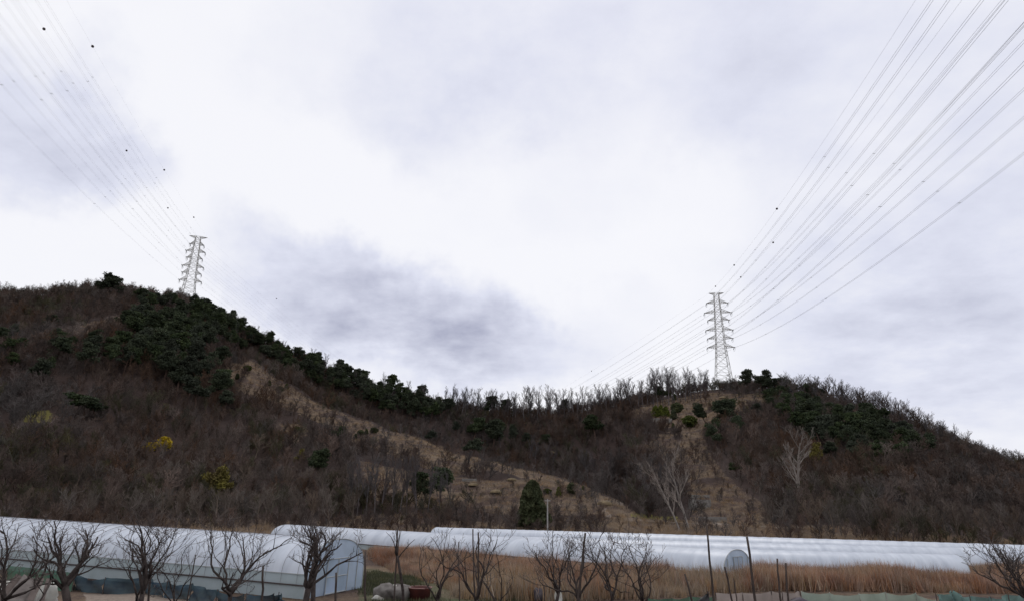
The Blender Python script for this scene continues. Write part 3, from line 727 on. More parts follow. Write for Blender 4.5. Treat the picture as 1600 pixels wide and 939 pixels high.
# reeds on the flat field between the near plots and the greenhouses
REEDZ = [(560, 838), (585, 838), (700, 846), (800, 858), (1000, 872), (1100, 878), (1180, 884), (1500, 892), (1620, 893), (1620, 926), (1440, 926), (1200, 922), (1030, 934), (860, 938), (720, 936), (690, 915), (620, 896), (588, 880)]
xs = g.uniform(-16, 62, 95000); ys = g.uniform(36, 112, 95000)
qx, qy = pix(np.stack([xs, ys, np.zeros_like(xs)], -1)); k = inpoly(qx, qy, REEDZ) & ~infoot(xs, ys, .35)
dens = .42+.8*(fbm(xs/7, ys/7, 3)+.25); k &= g.rand(len(xs)) < dens
xs, ys, qx, qy = xs[k], ys[k], qx[k], qy[k]
tanp = np.clip(.15+(qx > 1330)*.45*np.clip((915-qy)/20, 0, 1)+(qx < 1160)*np.clip((qy-893)/25, 0, 1)*.7+(qy < 868)*.3+1.4*fbm(xs/5+9, ys/5, 3), .04, .95); ist = g.rand(len(xs)) < tanp
zz = hgt(xs, ys); pts = np.stack([xs, ys, zz], -1); s = g.uniform(.55, 1.15, len(xs))*(1+1.3*fbm(xs/3.5, ys/3.5, 3)); s = np.where(qx > 1150, s*1.0, s*.95)*np.clip(1.25-(ys-40)*.009, .7, 1.2)
s = np.where((qx > 560) & (qx < 760) & (qy > 880), s*.6, s)
S3 = np.stack([s*1.2, s*1.2, s], -1)
scatter('reeds', 'rust brown dry reeds filling the field before the low greenhouses', 'reeds', pts[~ist], S3[~ist], REEDP, 1, tilt=.17)
pts_t = pts[ist]; S_t = S3[ist]
# straw grass along the hill foot and behind the big greenhouse
az = np.radians(g.uniform(-42, 40, 9000)); rad = g.uniform(112, 150, 9000); xs, ys = rad*np.sin(az), rad*np.cos(az)
k = ~infoot(xs, ys, .8) & (g.rand(len(xs)) < .22+fbm(xs/9, ys/9, 3)+.3*((az > .12) & (az < .5))); xs, ys = xs[k], ys[k]; s = g.uniform(.6, 1.1, len(xs))
pts_t = np.concatenate([pts_t, np.stack([xs, ys, hgt(xs, ys)], -1)]); S_t = np.concatenate([S_t, np.stack([s*1.3, s*1.3, s], -1)])
# tufts over the cleared slopes
az = np.radians(g.uniform(-40, 34, 140000)); rad = np.sqrt(g.uniform(150**2, 460**2, 140000)); xs, ys = rad*np.sin(az), rad*np.cos(az); k = samp(gM, xs, ys) > .5; k &= g.rand(len(xs)) < .5+fbm(xs/12, ys/12, 3); xs, ys = xs[k], ys[k]; s = g.uniform(.5, 1.0, len(xs))
pts_t = np.concatenate([pts_t, np.stack([xs, ys, hgt(xs, ys)], -1)]); S_t = np.concatenate([S_t, np.stack([s*2, s*2, s*.8], -1)])
scatter('dry_grass', 'pale straw coloured dry grass over field edges and cleared slopes', 'dry grass', pts_t, S_t, TANP, 2, tilt=.17)
xs = g.uniform(-16, 22, 16000); ys = g.uniform(35, 58, 16000); qx, qy = pix(np.stack([xs, ys, np.zeros_like(xs)], -1))
k = (inpoly(qx, qy, [(578, 893), (640, 903), (760, 918), (900, 925), (900, 960), (640, 960), (560, 930)])) & ~infoot(xs, ys, .3) & (g.rand(len(xs)) < .12+1.6*fbm(xs/3, ys/3, 3)+(qx < 650)*(qy < 915)*.5)
xs, ys = xs[k], ys[k]; s = g.uniform(.7, 1.3, len(xs)); scatter('green_grass', 'short green grass by the big greenhouse end wall', 'grass', np.stack([xs, ys, hgt(xs, ys)], -1), np.stack([s]*3, -1), GRNP, 3)

# brown leafless brush over the hills
az = np.radians(g.uniform(-46, 46, 60000)); rad = np.sqrt(g.uniform(128**2, 520**2, 60000)); xs, ys = rad*np.sin(az), rad*np.cos(az)
gm = samp(gM, xs, ys); zz = hgt(xs, ys); qx, qy = pix(np.stack([xs, ys, zz], -1))
keep = .5+.7*fbm(xs/22, ys/22, 3); keep = np.where(gm > .5, .16+.5*np.clip(fbm(xs/14, ys/14, 2)*4-.1, 0, 1), keep)
keep = np.where((gm > .5) & (qx > 990) & (qy > 676), keep*1.6+.05, keep); keep = np.where((gm > .5) & (qx < 690) & (qy > 705), .16, keep)
keep = np.where(rad < 152, np.where((np.degrees(az) > 8) & (np.degrees(az) < 27), .16, .6), keep)
keep = np.where(inpoly(qx, qy, [(540, 690), (720, 715), (760, 800), (560, 800)]) & (gm > .5), .06, keep)
k = g.rand(len(xs)) < keep; xs, ys, zz, rad = xs[k], ys[k], zz[k], rad[k]
k2 = infoot(xs, ys, 2.); xs, ys, zz, rad = xs[~k2], ys[~k2], zz[~k2], rad[~k2]
s = g.uniform(.6, 1.35, len(xs))*np.where((samp(gM, xs, ys) > .5) & (rad > 152), g.uniform(.12, .55, len(xs)), 1.)*np.where(rad < 152, .6, 1.)
f1 = fbm(xs/45, ys/45, 3)+g.normal(size=len(xs))*.09; f2 = fbm(xs/38+31, ys/38+7, 3)+g.normal(size=len(xs))*.07
spec = np.where(f1 > .12, 1, np.where(f1 < -.13, 2, np.where(f2 > .16, 3, 0)))
s = s*(1+.6*np.clip(fbm(xs/15, ys/15, 2)*2, -.5, .8))
scatter('brush', 'purplish brown leafless brush covering both hillsides', 'brush', np.stack([xs, ys, zz-.1], -1), np.stack([s*1.15, s*1.15, s], -1), BRUSHP, 5, picks=spec*3+g.randint(0, 3, len(xs)))

# ------------------------------------------------------------------ hillside trees, one by one
PP = ('trunk', 'crown')
def fill(poly, n, mind, seed, rmin=36):
    g = RS(seed); xs_ = [p[0] for p in poly]; ys_ = [p[1] for p in poly]; got = []; tries = 0
    while len(got) < n and tries < n*40:
        tries += 1; x_, y_ = g.uniform(min(xs_), max(xs_)), g.uniform(min(ys_), max(ys_))
        if not inpoly(np.array(x_), np.array(y_), poly): continue
        p = hit(x_, y_, rmin)
        if p is None or any((p[0]-q[0])**2+(p[1]-q[1])**2 < mind*mind for q in got): continue
        got.append(p)
    return got
ORDP = ['leftmost', 'second from the left', 'third from the left', 'fourth from the left', 'fifth from the left', 'sixth from the left', 'seventh from the left', 'eighth from the left', 'rightmost']
def pines_at(ps, lo, hi, label, group):
    for p in ps:
        if p is not None: plant('pine_tree', random.choice(PINES), PP, p, 10, random.uniform(lo, hi), label, 'pine tree', group, wid=random.uniform(.9, 1.25))
pines_at(fill([(215, 486), (285, 482), (330, 500), (330, 560), (350, 620), (310, 650), (255, 600), (130, 585), (120, 560), (200, 528)], 95, 4.6, 1), 8.5, 13, 'dark green pine in the grove covering the left hill below its pylon', 'pines of the left hill grove')
pines_at(fill([(300, 484), (335, 500), (400, 534), (460, 565), (560, 603), (690, 640), (690, 662), (640, 660), (580, 645), (500, 612), (440, 585), (380, 555), (340, 545)], 150, 3.8, 2), 9, 13.5, 'dark green pine in the dense belt along the left hill\'s falling ridge', 'pines along the falling ridge')
pines_at(fill([(1225, 626), (1290, 640), (1420, 690), (1440, 720), (1350, 715), (1280, 690), (1200, 660), (1190, 640)], 48, 5.5, 3), 8, 12, 'dark green pine on the shaded flank of the right hill', 'pines on the right hill flank')
pines_at(fill([(1270, 668), (1350, 690), (1440, 705), (1450, 742), (1380, 740), (1300, 722), (1262, 700)], 22, 6, 31), 7, 11, 'dark green pine low among brown brush on the right slope', 'scattered pines on the right slope')
pines_at(fill([(0, 520), (60, 510), (110, 545), (110, 600), (40, 610), (0, 590)], 14, 7, 32), 6, 9, 'small dull green pine among brush at the far left slope', 'scattered pines on the far left slope')
pines_at(fill([(700, 668), (800, 680), (860, 705), (800, 705), (720, 690)], 9, 7, 33), 7, 11, 'dark pine in the shaded hollow behind the terraced spur', 'pines in the hollow')
pines_at([hit(x_, y_) for x_, y_ in [(1110, 690), (1128, 672), (1140, 660), (1120, 710), (1150, 690), (1105, 668), (1150, 668)]], 9, 12.5, 'pine in the dark cluster beside the grassy gully of the right hill', 'pines beside the gully')
for i, x_ in enumerate(np.interp(np.arange(9), [0, 8], [1205, 1285])):
    put(float(x_), float(np.interp(x_, [1200, 1250, 1300], [616, 628, 640])), float(np.interp(x_, [1200, 1290], [582, 605]))+random.uniform(-4, 4), PINES[i % 7], 10, 'pine_tree', PP, 'pine in crest row right of the right pylon, '+ORDP[i], 'pine tree', 'pines right of the pylon', 1.15)
for x_, yb, yt, lb, wd in [(1158, 616, 578, 'pine nearest to the right hill\'s pylon, on its right', 1.05), (1186, 616, 577, 'slim pine a little right of the pylon, on the skyline', 1.2),
        (1036, 633, 600, 'single round pine before the bare trees left of the right pylon', 1.1), (168, 470, 427, 'tall broad pine standing highest on the left hill skyline', 1.5), (205, 474, 450, 'low dark pine right of the tallest skyline pine', 1.7), (228, 480, 454, 'low wide pine between skyline pine and left pylon', 1.7), (258, 482, 460, 'small pine just left of the left pylon', 1.6),
        (930, 690, 645, 'broad pine alone in the hollow left of the right hill', 1.2), (878, 650, 622, 'small dark pine among bare ridge trees of the saddle', .9), (780, 652, 622, 'dark pine on the saddle skyline at picture centre', 1.1), (757, 655, 616, 'dark pine beside pale bare trees at end of the ridge belt', 1.),
        (690, 790, 730, 'dark pine at the lower edge of the terraced clearing', 1.2), (672, 795, 738, 'lower dark pine left of the terraced clearing', 1.2), (130, 655, 614, 'bushy green pine alone low on the left hill', 2.0), (150, 655, 622, 'green pine leaning beside the bushy pine low on the left hill', 1.7), (770, 705, 655, 'dark pine in the hollow above the terraced clearing', 1.2),
        (740, 690, 650, 'dark pine behind the flat-topped pine', 1.1), (485, 755, 700, 'bright green pine among brown brush at the left', 1.1), (520, 700, 664, 'dark pine at the middle of the left clearing', 1.2), (350, 650, 610, 'dark pine under the left grove', 1.2), (1150, 745, 722, 'small green pine at the right rim of the gully', 1.4), (1185, 655, 630, 'small round pine just under the right hill top', 1.3), (1490, 760, 735, 'spreading green pine low on the right slope', 2.0), (1510, 762, 738, 'second spreading green pine low on the right slope', 1.8), (1380, 735, 690, 'dark pine midway down the right slope', 1.3), (1300, 720, 690, 'dark pine above the pale bare tree at right', 1.4)]:
    put(x_, yb, yt, random.choice(PINES), 10, 'pine_tree', PP, lb, 'pine tree', wid=wd)
put(729, 728, 684, FLATP, 9, 'pine_tree', PP, 'flat-topped dark pine on the crest of the terraced spur', 'pine tree', wid=1.0)
put(665, 700, 672, FLATP, 9, 'pine_tree', PP, 'small flat-topped pine on the spur crest', 'pine tree', wid=1.)

g = RS(9)
def bare_row(xs, base, top, label, group, kinds, H0, jx=2, name='bare_tree', back=True, wid=(.8, 1.15)):
    for i_, x_ in enumerate(xs):
        x2 = x_+g.uniform(-jx, jx); b_ = np.interp(x2, *zip(*base))+g.uniform(1, 7); t_ = np.interp(x2, *zip(*top))+g.uniform(-4, 9)
        put(float(x2), float(b_), float(t_), kinds[g.randint(len(kinds))], H0, name, PP, label+(', '+nth(i_, len(xs)) if len(xs) <= 20 else ''), 'tree', group, wid=g.uniform(*wid))
HT, HB = 14.0, 12.0
rb = [(p[0], p[1]+2) for p in RIDGE]
ORDN = 'first second third fourth fifth sixth seventh eighth ninth tenth eleventh twelfth thirteenth fourteenth fifteenth sixteenth seventeenth eighteenth nineteenth twentieth'.split()
def nth(i, n): return ('leftmost' if i == 0 else 'rightmost' if i == n-1 else '%s from the left' % ORDN[i]) if n <= 20 else ''
bare_row(np.arange(695, 960, 6.5), rb, [(690, 600), (720, 598), (780, 612), (840, 602), (900, 605), (960, 596)], 'slender leafless tree in the pale row along the saddle', 'bare trees along the saddle', TALLB, HT)
bare_row(np.arange(960, 1108, 4.8), rb, [(960, 596), (1000, 585), (1050, 570), (1100, 578)], 'tall leafless tree in the row left of the right pylon', 'bare trees left of the right pylon', TALLB, HT)
bare_row(np.arange(1225, 1600, 5.5), rb, [(1225, 582), (1260, 582), (1300, 588), (1350, 598), (1400, 615), (1440, 636), (1470, 655), (1510, 676), (1550, 698), (1590, 712)], 'leafless tree on the falling skyline of the right hill', 'bare trees down the right skyline', TALLB+BIGB, 13, wid=(.9, 1.4))
bare_row(np.arange(-20, 160, 9), rb, [(-20, 455), (0, 453), (60, 444), (110, 438), (160, 445)], 'low leafless tree on the skyline at the far left', 'bare trees on the left skyline', BIGB, HB, wid=(1, 1.5))
bare_row(np.arange(330, 690, 22), [(p[0], p[1]+4) for p in RIDGE], [(300, 462), (400, 505), (460, 536), (560, 572), (690, 606)], 'leafless tree poking out of the ridge belt of pines', 'bare trees within the pine belt', TALLB, HT)
bare_row(np.concatenate([np.arange(545, 660, 13), [668, 684, 705]]), [(540, 800), (720, 800)], [(540, 715), (600, 700), (720, 740)], 'tall thin leafless tree before the lower terraced clearing', 'thin trees before the clearing', TALLB, HT, wid=(.7, 1.))
bare_row(np.arange(10, 560, 17), [(0, 812), (560, 818)], [(0, 762), (300, 755), (560, 762)], 'leafless tree in the thicket at the left hill\'s foot', 'thicket at the left hill foot', BIGB, HB, jx=6)
bare_row(np.arange(15, 560, 24), [(0, 765), (560, 775)], [(0, 722), (300, 715), (560, 728)], 'leafless round-crowned tree on the lower left slope', 'bare trees on lower left slope', BIGB, HB, jx=8, wid=(1, 1.4))
bare_row(np.arange(15, 470, 30), [(0, 715), (500, 715)], [(0, 680), (500, 678)], 'leafless round-crowned tree halfway up the left slope', 'bare trees halfway up left slope', BIGB, HB, jx=8, wid=(1, 1.4))
bare_row(np.arange(1215, 1600, 18), [(1200, 830), (1600, 845)], [(1200, 770), (1400, 772), (1600, 790)], 'leafless tree in the thicket at the right hill\'s foot', 'thicket at the right hill foot', BIGB, HB, jx=8)
bare_row(np.arange(1190, 1600, 26), [(1190, 775), (1600, 790)], [(1190, 735), (1600, 752)], 'leafless round-crowned tree on the lower right slope', 'bare trees on lower right slope', BIGB, HB, jx=8, wid=(1, 1.4))
bare_row(np.arange(790, 1060, 16), [(790, 705), (860, 735), (1000, 770), (1060, 775)], [(790, 665), (860, 690), (1000, 715), (1060, 725)], 'leafless tree in the brown hollow between the two hills', 'bare trees in the hollow', BIGB+TALLB, 13, jx=8)
put(1252, 795, 668, PALES[0], 18, 'bare_tree', PP, 'large pale-barked leafless tree with spreading limbs low on the right hill', 'tree', wid=1.15, rmin=100)
put(1076, 825, 690, PALES[1], 18, 'bare_tree', PP, 'tall pale leafless tree standing by the stone terrace', 'tree', wid=.9, rmin=100)
o = put(1062, 828, 712, PALES[0], 18, 'bare_tree', PP, 'leaning pale leafless tree left of the stone terrace', 'tree', wid=.85, rmin=100)
if o: o.rotation_euler = (0, math.radians(-14), 0)
put(500, 745, 690, BIGB[1], HB, 'bare_tree', PP, 'spreading leafless tree at left end of the lower clearing', 'tree', wid=1.2)
put(118, 800, 756, BIGB[0], HB, 'bare_tree', PP, 'dark leafless tree on the lowest left slope', 'tree', wid=1.2)

# green and yellow shrubs
TH = dense(301, 8, 3.0, 'cone', THUJA, 6500, .19, .2); RB = dense(302, 3, 1.6, 'round', SHRUBG, 1800, .13); CN = dense(303, 2.6, .8, 'cone', SHRUBG, 900, .11)
CY = dense(304, 2.6, .9, 'cone', mat('cypress_yellow_green', (.10, .115, .015), c2=(.07, .085, .02), scale=2, translucent=.1), 900, .11)
SP = ('stem', 'foliage')
put(831, 826, 751, TH, 8, 'arborvitae', SP, 'big dense green arborvitae beside the utility pole', 'conifer', wid=1., rmin=100)
put(894, 771, 753, RB, 3, 'clipped_shrub', SP, 'round clipped dark shrub on the terraces right of the arborvitae', 'shrub', rmin=100)
put(873, 776, 761, CY, 2.6, 'clipped_shrub', SP, 'small pointed yellow-green shrub left of the round shrub', 'shrub', rmin=100)
put(876, 771, 757, CN, 2.6, 'clipped_shrub', SP, 'small pointed dark green shrub behind the yellow-green one', 'shrub', rmin=100)
put(855, 772, 763, RB, 3, 'clipped_shrub', SP, 'low reddish-dark shrub at the right foot of the arborvitae', 'shrub', wid=1.5, rmin=100)
put(911, 766, 759, CN, 2.6, 'clipped_shrub', SP, 'tiny dark shrub right of the round shrub', 'shrub', rmin=100)
for i, (x_, yb, yt, q, lb) in enumerate([(1025, 652, 633, CY, 'leftmost yellow-green cypress above the upper stone wall'), (1033, 650, 632, CY, 'middle yellow-green cypress above the upper stone wall'), (1041, 652, 634, CY, 'right yellow-green cypress above the upper stone wall'), (1053, 655, 637, CN, 'dark cypress right of the upper stone wall'), (1058, 645, 628, RB, 'round yellow-green shrub right of the cypresses'), (1054, 625, 614, CN, 'small dark cypress at the crest left of the pylon'), (1078, 668, 648, RB, 'round dark shrub below the grassy right hill top'), (1167, 645, 633, CY, 'small bright shrub right of the pine cluster top'), (1018, 652, 642, RB, 'low green shrub at left end of upper stone wall'), (1052, 668, 660, CN, 'small cypress under the upper stone wall')]):
    put(x_, yb, yt, q, 3 if q is RB else 2.6, 'clipped_shrub', SP, lb, 'shrub', wid=1.1)
for i, (x_, yb) in enumerate([(370, 590), (386, 578), (420, 600), (436, 610), (447, 606), (462, 674), (555, 684), (563, 678), (572, 676), (584, 674)]):
    put(x_, yb+3, yb-7, RB if i % 2 else CN, 3 if i % 2 else 2.6, 'clipped_shrub', SP, 'small dark shrub on the upper clearing of the left spur, '+['leftmost', 'second from left', 'third from left', 'fourth from left', 'fifth from left', 'sixth from left', 'seventh from left', 'eighth from left', 'ninth from left', 'rightmost'][i], 'shrub', 'shrubs on the upper clearing', wid=1.2)
FO = budded(310, 4, YELLOWF, 3200, .055); WI = budded(311, 7, WILLOW, 4200, .075)
put(247, 708, 682, FO, 4, 'forsythia', ('stems', 'blossom'), 'bright yellow flowering forsythia among brown brush', 'shrub', wid=1.7)
put(232, 710, 692, FO, 4, 'forsythia', ('stems', 'blossom'), 'smaller yellow forsythia left of the brightest one', 'shrub', wid=1.4)
put(345, 790, 726, WI, 7, 'willow', ('stems', 'blossom'), 'yellow-green budding willow on the lower left slope', 'tree', wid=1.1)
put(462, 735, 700, WI, 7, 'willow', ('stems', 'blossom'), 'ochre budding willow left of a bright green pine', 'tree', wid=1.)
put(1275, 735, 690, WI, 7, 'willow', ('stems', 'blossom'), 'olive budding tree behind the pale tree at right', 'tree', wid=1.)

# graves, walls, pole
def mound(px, py, w_, label):
    p = hit(px, py, 100)
    if p is None: return
    R_ = w_/px2m(p)/2; P_ = []
    for i in range(7):
        th = math.pi/2*i/6; P_.append([(R_*math.sin(th)*math.cos(u), R_*math.sin(th)*math.sin(u), R_*.5*math.cos(th)-.15) for u in np.linspace(0, 6.2832, 17)])
    tag(MB().grid(P_).build('grave_mound', STRAW, None, True, loc=tuple(p)), label, 'mound', 'grave mounds on the slopes')
for x_, y_, w_, lb in [(945, 788, 26, 'large straw grass mound above the diagonal dirt path'), (843, 691, 16, 'dark grass mound upper in the brown hollow'), (860, 708, 18, 'grass mound lower in the brown hollow'), (705, 716, 15, 'grass mound left of the flat-topped pine'), (740, 758, 18, 'grass mound on the clearing right of the dark pines'), (775, 772, 20, 'grass mound left of the arborvitae'), (800, 750, 16, 'grass mound near the top of the terraced clearing'), (875, 758, 14, 'grass mound behind the pointed shrubs'), (1130, 622, 14, 'grass mound at the foot of the right pylon'), (1105, 640, 14, 'grass mound on the right hill top terraces'), (1160, 628, 14, 'grass mound under the pine nearest the right pylon')]: mound(x_, y_, w_, lb)
def wall(px0, py0, px1, py1, hpx, m_, label, name='retaining_wall', thick=.6, courses=3):
    A, B = hit(px0, py0, 100), hit(px1, py1, 100)
    if A is None or B is None: return
    h = hpx/px2m(A); A[2] = B[2] = min(A[2], B[2]); d = B-A; ln = np.linalg.norm(d[:2]); u = d/ln; nrm = np.array([-u[1], u[0], 0])
    o = thing(name, label, 'wall', A, 0); gw = RS(int(px0))
    MB().box(u*ln/2+np.array([0, 0, h/2-.5]), u*ln/2, nrm*(thick/2-.08), (0, 0, h/2+.4)).build('core', m_, o)
    ch = h/courses
    sb = MB()
    for c in range(courses):
        x_ = 0
        while x_ < ln-.2:
            w_ = min(gw.uniform(.7, 1.5), ln-x_); sb.box(u*(x_+w_/2)+np.array([0, 0, ch*(c+.5)]), u*(w_/2-.03), nrm*(thick/2+gw.uniform(-.03, .06)), (0, 0, ch/2-.025)); x_ += w_
    tag(sb.build('stones', m_, o), kind='stuff')
wall(1078, 796, 1110, 793, 15, STONEW, 'grey stone retaining wall beside the tall pale tree')
wall(1092, 815, 1136, 817, 9, STONEW, 'low long grey stone wall by the dirt track', courses=2)
wall(1080, 780, 1108, 777, 6, STONEW, 'upper pale stone edging above the retaining wall', courses=2)
wall(1013, 662, 1050, 660, 9, STONEW, 'stone retaining wall high on the right hill under the cypresses')
wall(722, 752, 745, 753, 5, STONEW, 'short pale stone wall on the terraced clearing', courses=2)
p = at_r(855.5, 829, 128); p[2] = float(hgt(p[0], p[1])); hp = HC+azel(855.5, 779)[1]*128-p[2]
o = thing('utility_pole', 'pale grey utility pole right of the arborvitae', 'pole', p)
MB().tube([(0, 0, -.4), (0, 0, hp)], [.17, .11], 8).build('pole', CONC, o); MB().bar((-.55, 0, hp-.35), (.55, 0, hp-.35), .09).build('cross_bar', STEEL, o)
for q in (-.5, .5): MB().tube([(q, 0, hp-.3), (q, 0, hp-.08)], [.06, .04], 6).build('insulator', INSUL, o)

# ------------------------------------------------------------------ orchard trees, posts and odds and ends in front
def orchard(seed, p, Hf, H, stems, spread, label, r0=.075, lean=(0, 0), dense_=1., kids=(4, 3, 2), group=None):
    """trunk to the fork at Hf, then contorted limbs up to H"""
    g = RS(seed); r0 = r0*.82; o = thing('orchard_tree', label, 'tree', p, 0, 1., group or 'leafless orchard trees'); tr = MB(); lm = MB(); tw = MB()
    pts = [np.array([0, 0, -.3])]; d = np.array([lean[0]*.4, lean[1]*.4, 1.])
    for i in range(5): d = d+np.array([g.normal()*.07, g.normal()*.07, 0]); d /= np.linalg.norm(d); pts.append(pts[-1]+d*(Hf+.3)/5)
    tr.tube(pts, [r0*(1.25-.07*i) for i in range(6)], 9)
    top = pts[-1]
    def limb(p, d, ln, rad, lev):
        n = max(4, int(ln/(.17 if lev < 2 else .12))); q = p.copy(); P_ = [q]; Rr = [rad]; dd = d.copy()
        for i in range(n):
            dd = dd+g.normal(size=3)*(.27 if lev < 2 else .30)+np.array([0, 0, .11 if lev < 2 else .10]); dd /= np.linalg.norm(dd); q = q+dd*ln/n; P_.append(q); Rr.append(max(.0042, rad*(1-.72*(i+1)/n)))
        (lm if lev < 2 else tw).tube(P_, Rr, 6 if lev == 0 else (5 if lev == 1 else 3), cap=True)
        if lev < 3:
            k = int(round((kids[min(lev, 2)]+(1 if lev == 1 and dense_ >= 1 else 0))*dense_*g.uniform(.75, 1.25)))
            for c in range(k):
                t = .25+.75*(c+g.rand())/max(k, 1); i = min(int(t*n), n-1); loc = P_[i+1]-P_[i]; loc /= np.linalg.norm(loc)
                an = math.radians(g.uniform(22, 58)); cdv = loc*math.cos(an)+perp(loc, g)*math.sin(an); cdv[2] = abs(cdv[2])*.8+.25; cdv /= np.linalg.norm(cdv)
                limb(P_[i], cdv, ln*g.uniform(.42, .7)*(1.12-.4*t), max(.0055, Rr[i]*.6), lev+1)
    stems = stems+1
    for s_ in range(stems):
        an = 6.283*(s_+g.rand()*.6)/stems; out_ = spread*g.uniform(.45, 1.25)
        d = np.array([math.cos(an)*out_+lean[0], math.sin(an)*out_+lean[1], 1.]); d /= np.linalg.norm(d)
        limb(top-np.array([0, 0, g.uniform(0, .12)]), d, (H-Hf)*g.uniform(.78, 1.0), r0*g.uniform(.46, .66), 0)
    tr.build('trunk', DARKB, o, True); lm.build('limbs', DARKB, o, True); tag(tw.build('twigs', TIPB, o), kind='stuff')
    return o
def ot(seed, px, r, pyfork, pytop, stems, spread, label, **k):
    q = at_r(px, 935, r); z = float(hgt(q[0], q[1])); H = HC+azel(px, pytop)[1]*r-z; Hf = max(.5, HC+azel(px, pyfork+(26 if pyfork < 915 and px not in (634, 500) else 8))[1]*r-z)
    return orchard(seed, (q[0], q[1], z), Hf, H, stems, spread, label, **k)
ot(1, -8, 19, 893, 792, 5, .75, 'bare orchard tree cut by the left picture edge', lean=(.25, 0))
ot(2, 130, 18, 882, 790, 6, .6, 'thick-trunked bare orchard tree, second from the left edge', r0=.1)
ot(3, 214, 19, 892, 792, 5, .55, 'bare orchard tree with two dark trunks, third from left', r0=.075)
ot(4, 222, 19.6, 905, 810, 3, .5, 'slim bare orchard tree close behind the third one', r0=.05)
ot(5, 262, 21, 930, 808, 3, .5, 'thin wavy bare orchard tree right of the two-trunked one', r0=.045, dense_=.8)
ot(6, 366, 19, 915, 792, 5, .75, 'wide-spreading bare orchard tree before the big greenhouse side', r0=.07)
ot(7, 470, 18.5, 890, 806, 6, .6, 'stout bare orchard tree in front of the greenhouse end', r0=.1)
ot(8, 500, 19, 862, 800, 4, .4, 'upright bare orchard tree with straight dark stem before end wall', r0=.075, dense_=.8)
ot(9, 634, 21, 857, 812, 5, .55, 'pole-straight pruned tree with a tuft of shoots on top', r0=.05, dense_=.6, kids=(2, 2, 1))
ot(10, 680, 20.5, 926, 820, 4, .5, 'contorted bare orchard tree behind the red tub', r0=.06, dense_=.75)
ot(11, 738, 19.5, 905, 820, 4, .5, 'dark bare orchard tree near picture centre with paired stems', r0=.07, dense_=.8)
ot(12, 775, 21, 935, 845, 4, .6, 'low thin bare orchard tree right of the paired stems', r0=.045, dense_=.7)
ot(13, 868, 19.5, 915, 820, 4, .5, 'left tree of the dense tangle of bare orchard trees', r0=.06)
ot(14, 905, 18.5, 905, 822, 4, .5, 'dark-stemmed tree in the middle of the orchard tangle', r0=.065)
ot(15, 960, 19.5, 925, 815, 5, .6, 'bushy bare tree with pale upper twigs in the orchard tangle', r0=.065)
ot(16, 1005, 20.5, 928, 820, 5, .65, 'right tree of the orchard tangle, limbs reaching right', r0=.06, lean=(.2, 0))
ot(17, 1625, 22, 925, 832, 7, .9, 'shrubby bare tree reaching in from the right picture edge', r0=.07, lean=(-.6, 0), dense_=1.2)
def post(px0, py0, px1, py1, r, rad, label, name='wooden_post', cat='post'):
    A, B = at_r(px0, py0, r), at_r(px1, py1, r); d = (B-A)/(B[2]-A[2]); base = A+d*(float(hgt(A[0], A[1]))-.3-A[2]); g = RS(int(px0*7))
    gz = float(hgt(base[0], base[1])); base = A+d*(gz-A[2]); n = 7
    pts = [(A-base)*(1-i/n)+d*0+np.array([g.normal()*.008, g.normal()*.008, 0]) for i in range(n+1)]+[-d*.3]
    tag(MB().tube(pts, [rad*(.8+.045*i) for i in range(n+2)], 7).build(name, POSTM, None, True, loc=tuple(base)), label, cat, 'posts and stakes among the orchard')
for a_ in [(1104, 818, 1116, 939, 20, .032, 'tall thin leaning post, left of the two at the right middle'), (1168, 838, 1180, 939, 19, .036, 'tall leaning post just right of the small arched door'),
           (1132, 885, 1144, 939, 20, .028, 'short leaning stake between the two tall leaning posts'), (1146.5, 903, 1151, 939, 21, .02, 'thin short stake beside the leaning stake'), (1213.5, 872, 1220, 939, 22, .03, 'left stake of the upright pair before the reeds'), (1227.5, 879, 1231, 939, 22, .03, 'right stake of the upright pair before the reeds'),
           (1070, 896, 1082, 939, 19, .03, 'leaning stake at the black tarp'), (571, 861, 570, 939, 21, .034, 'dark post at the greenhouse end wall corner'), (621, 825, 616, 939, 21, .026, 'tall thin pole left of the pruned pole-like tree'), (739, 826, 742, 939, 20, .024, 'thin pole left of the paired stems at centre'), (747, 831, 747, 939, 20, .028, 'darker pole right beside the thin centre pole'),
           (525, 894, 524, 939, 20, .034, 'short post before the greenhouse end wall'), (411, 884, 409, 939, 20, .034, 'short post before the big greenhouse side'), (915, 832, 902, 939, 18.5, .032, 'tall dark pole leaning through the orchard tangle'), (908, 882, 906, 939, 19.5, .035, 'stubby dark post within the orchard tangle'), (716, 846, 718, 939, 22, .018, 'slim stake left of the centre poles'), (237, 882, 232, 939, 20, .03, 'short dark post by the third orchard tree'), (306, 866, 292, 939, 21, .018, 'slim leaning cane before the blue net'), (850, 914, 851, 939, 22, .022, 'low stake left of the orchard tangle')]:
    post(*a_[:6], a_[6])

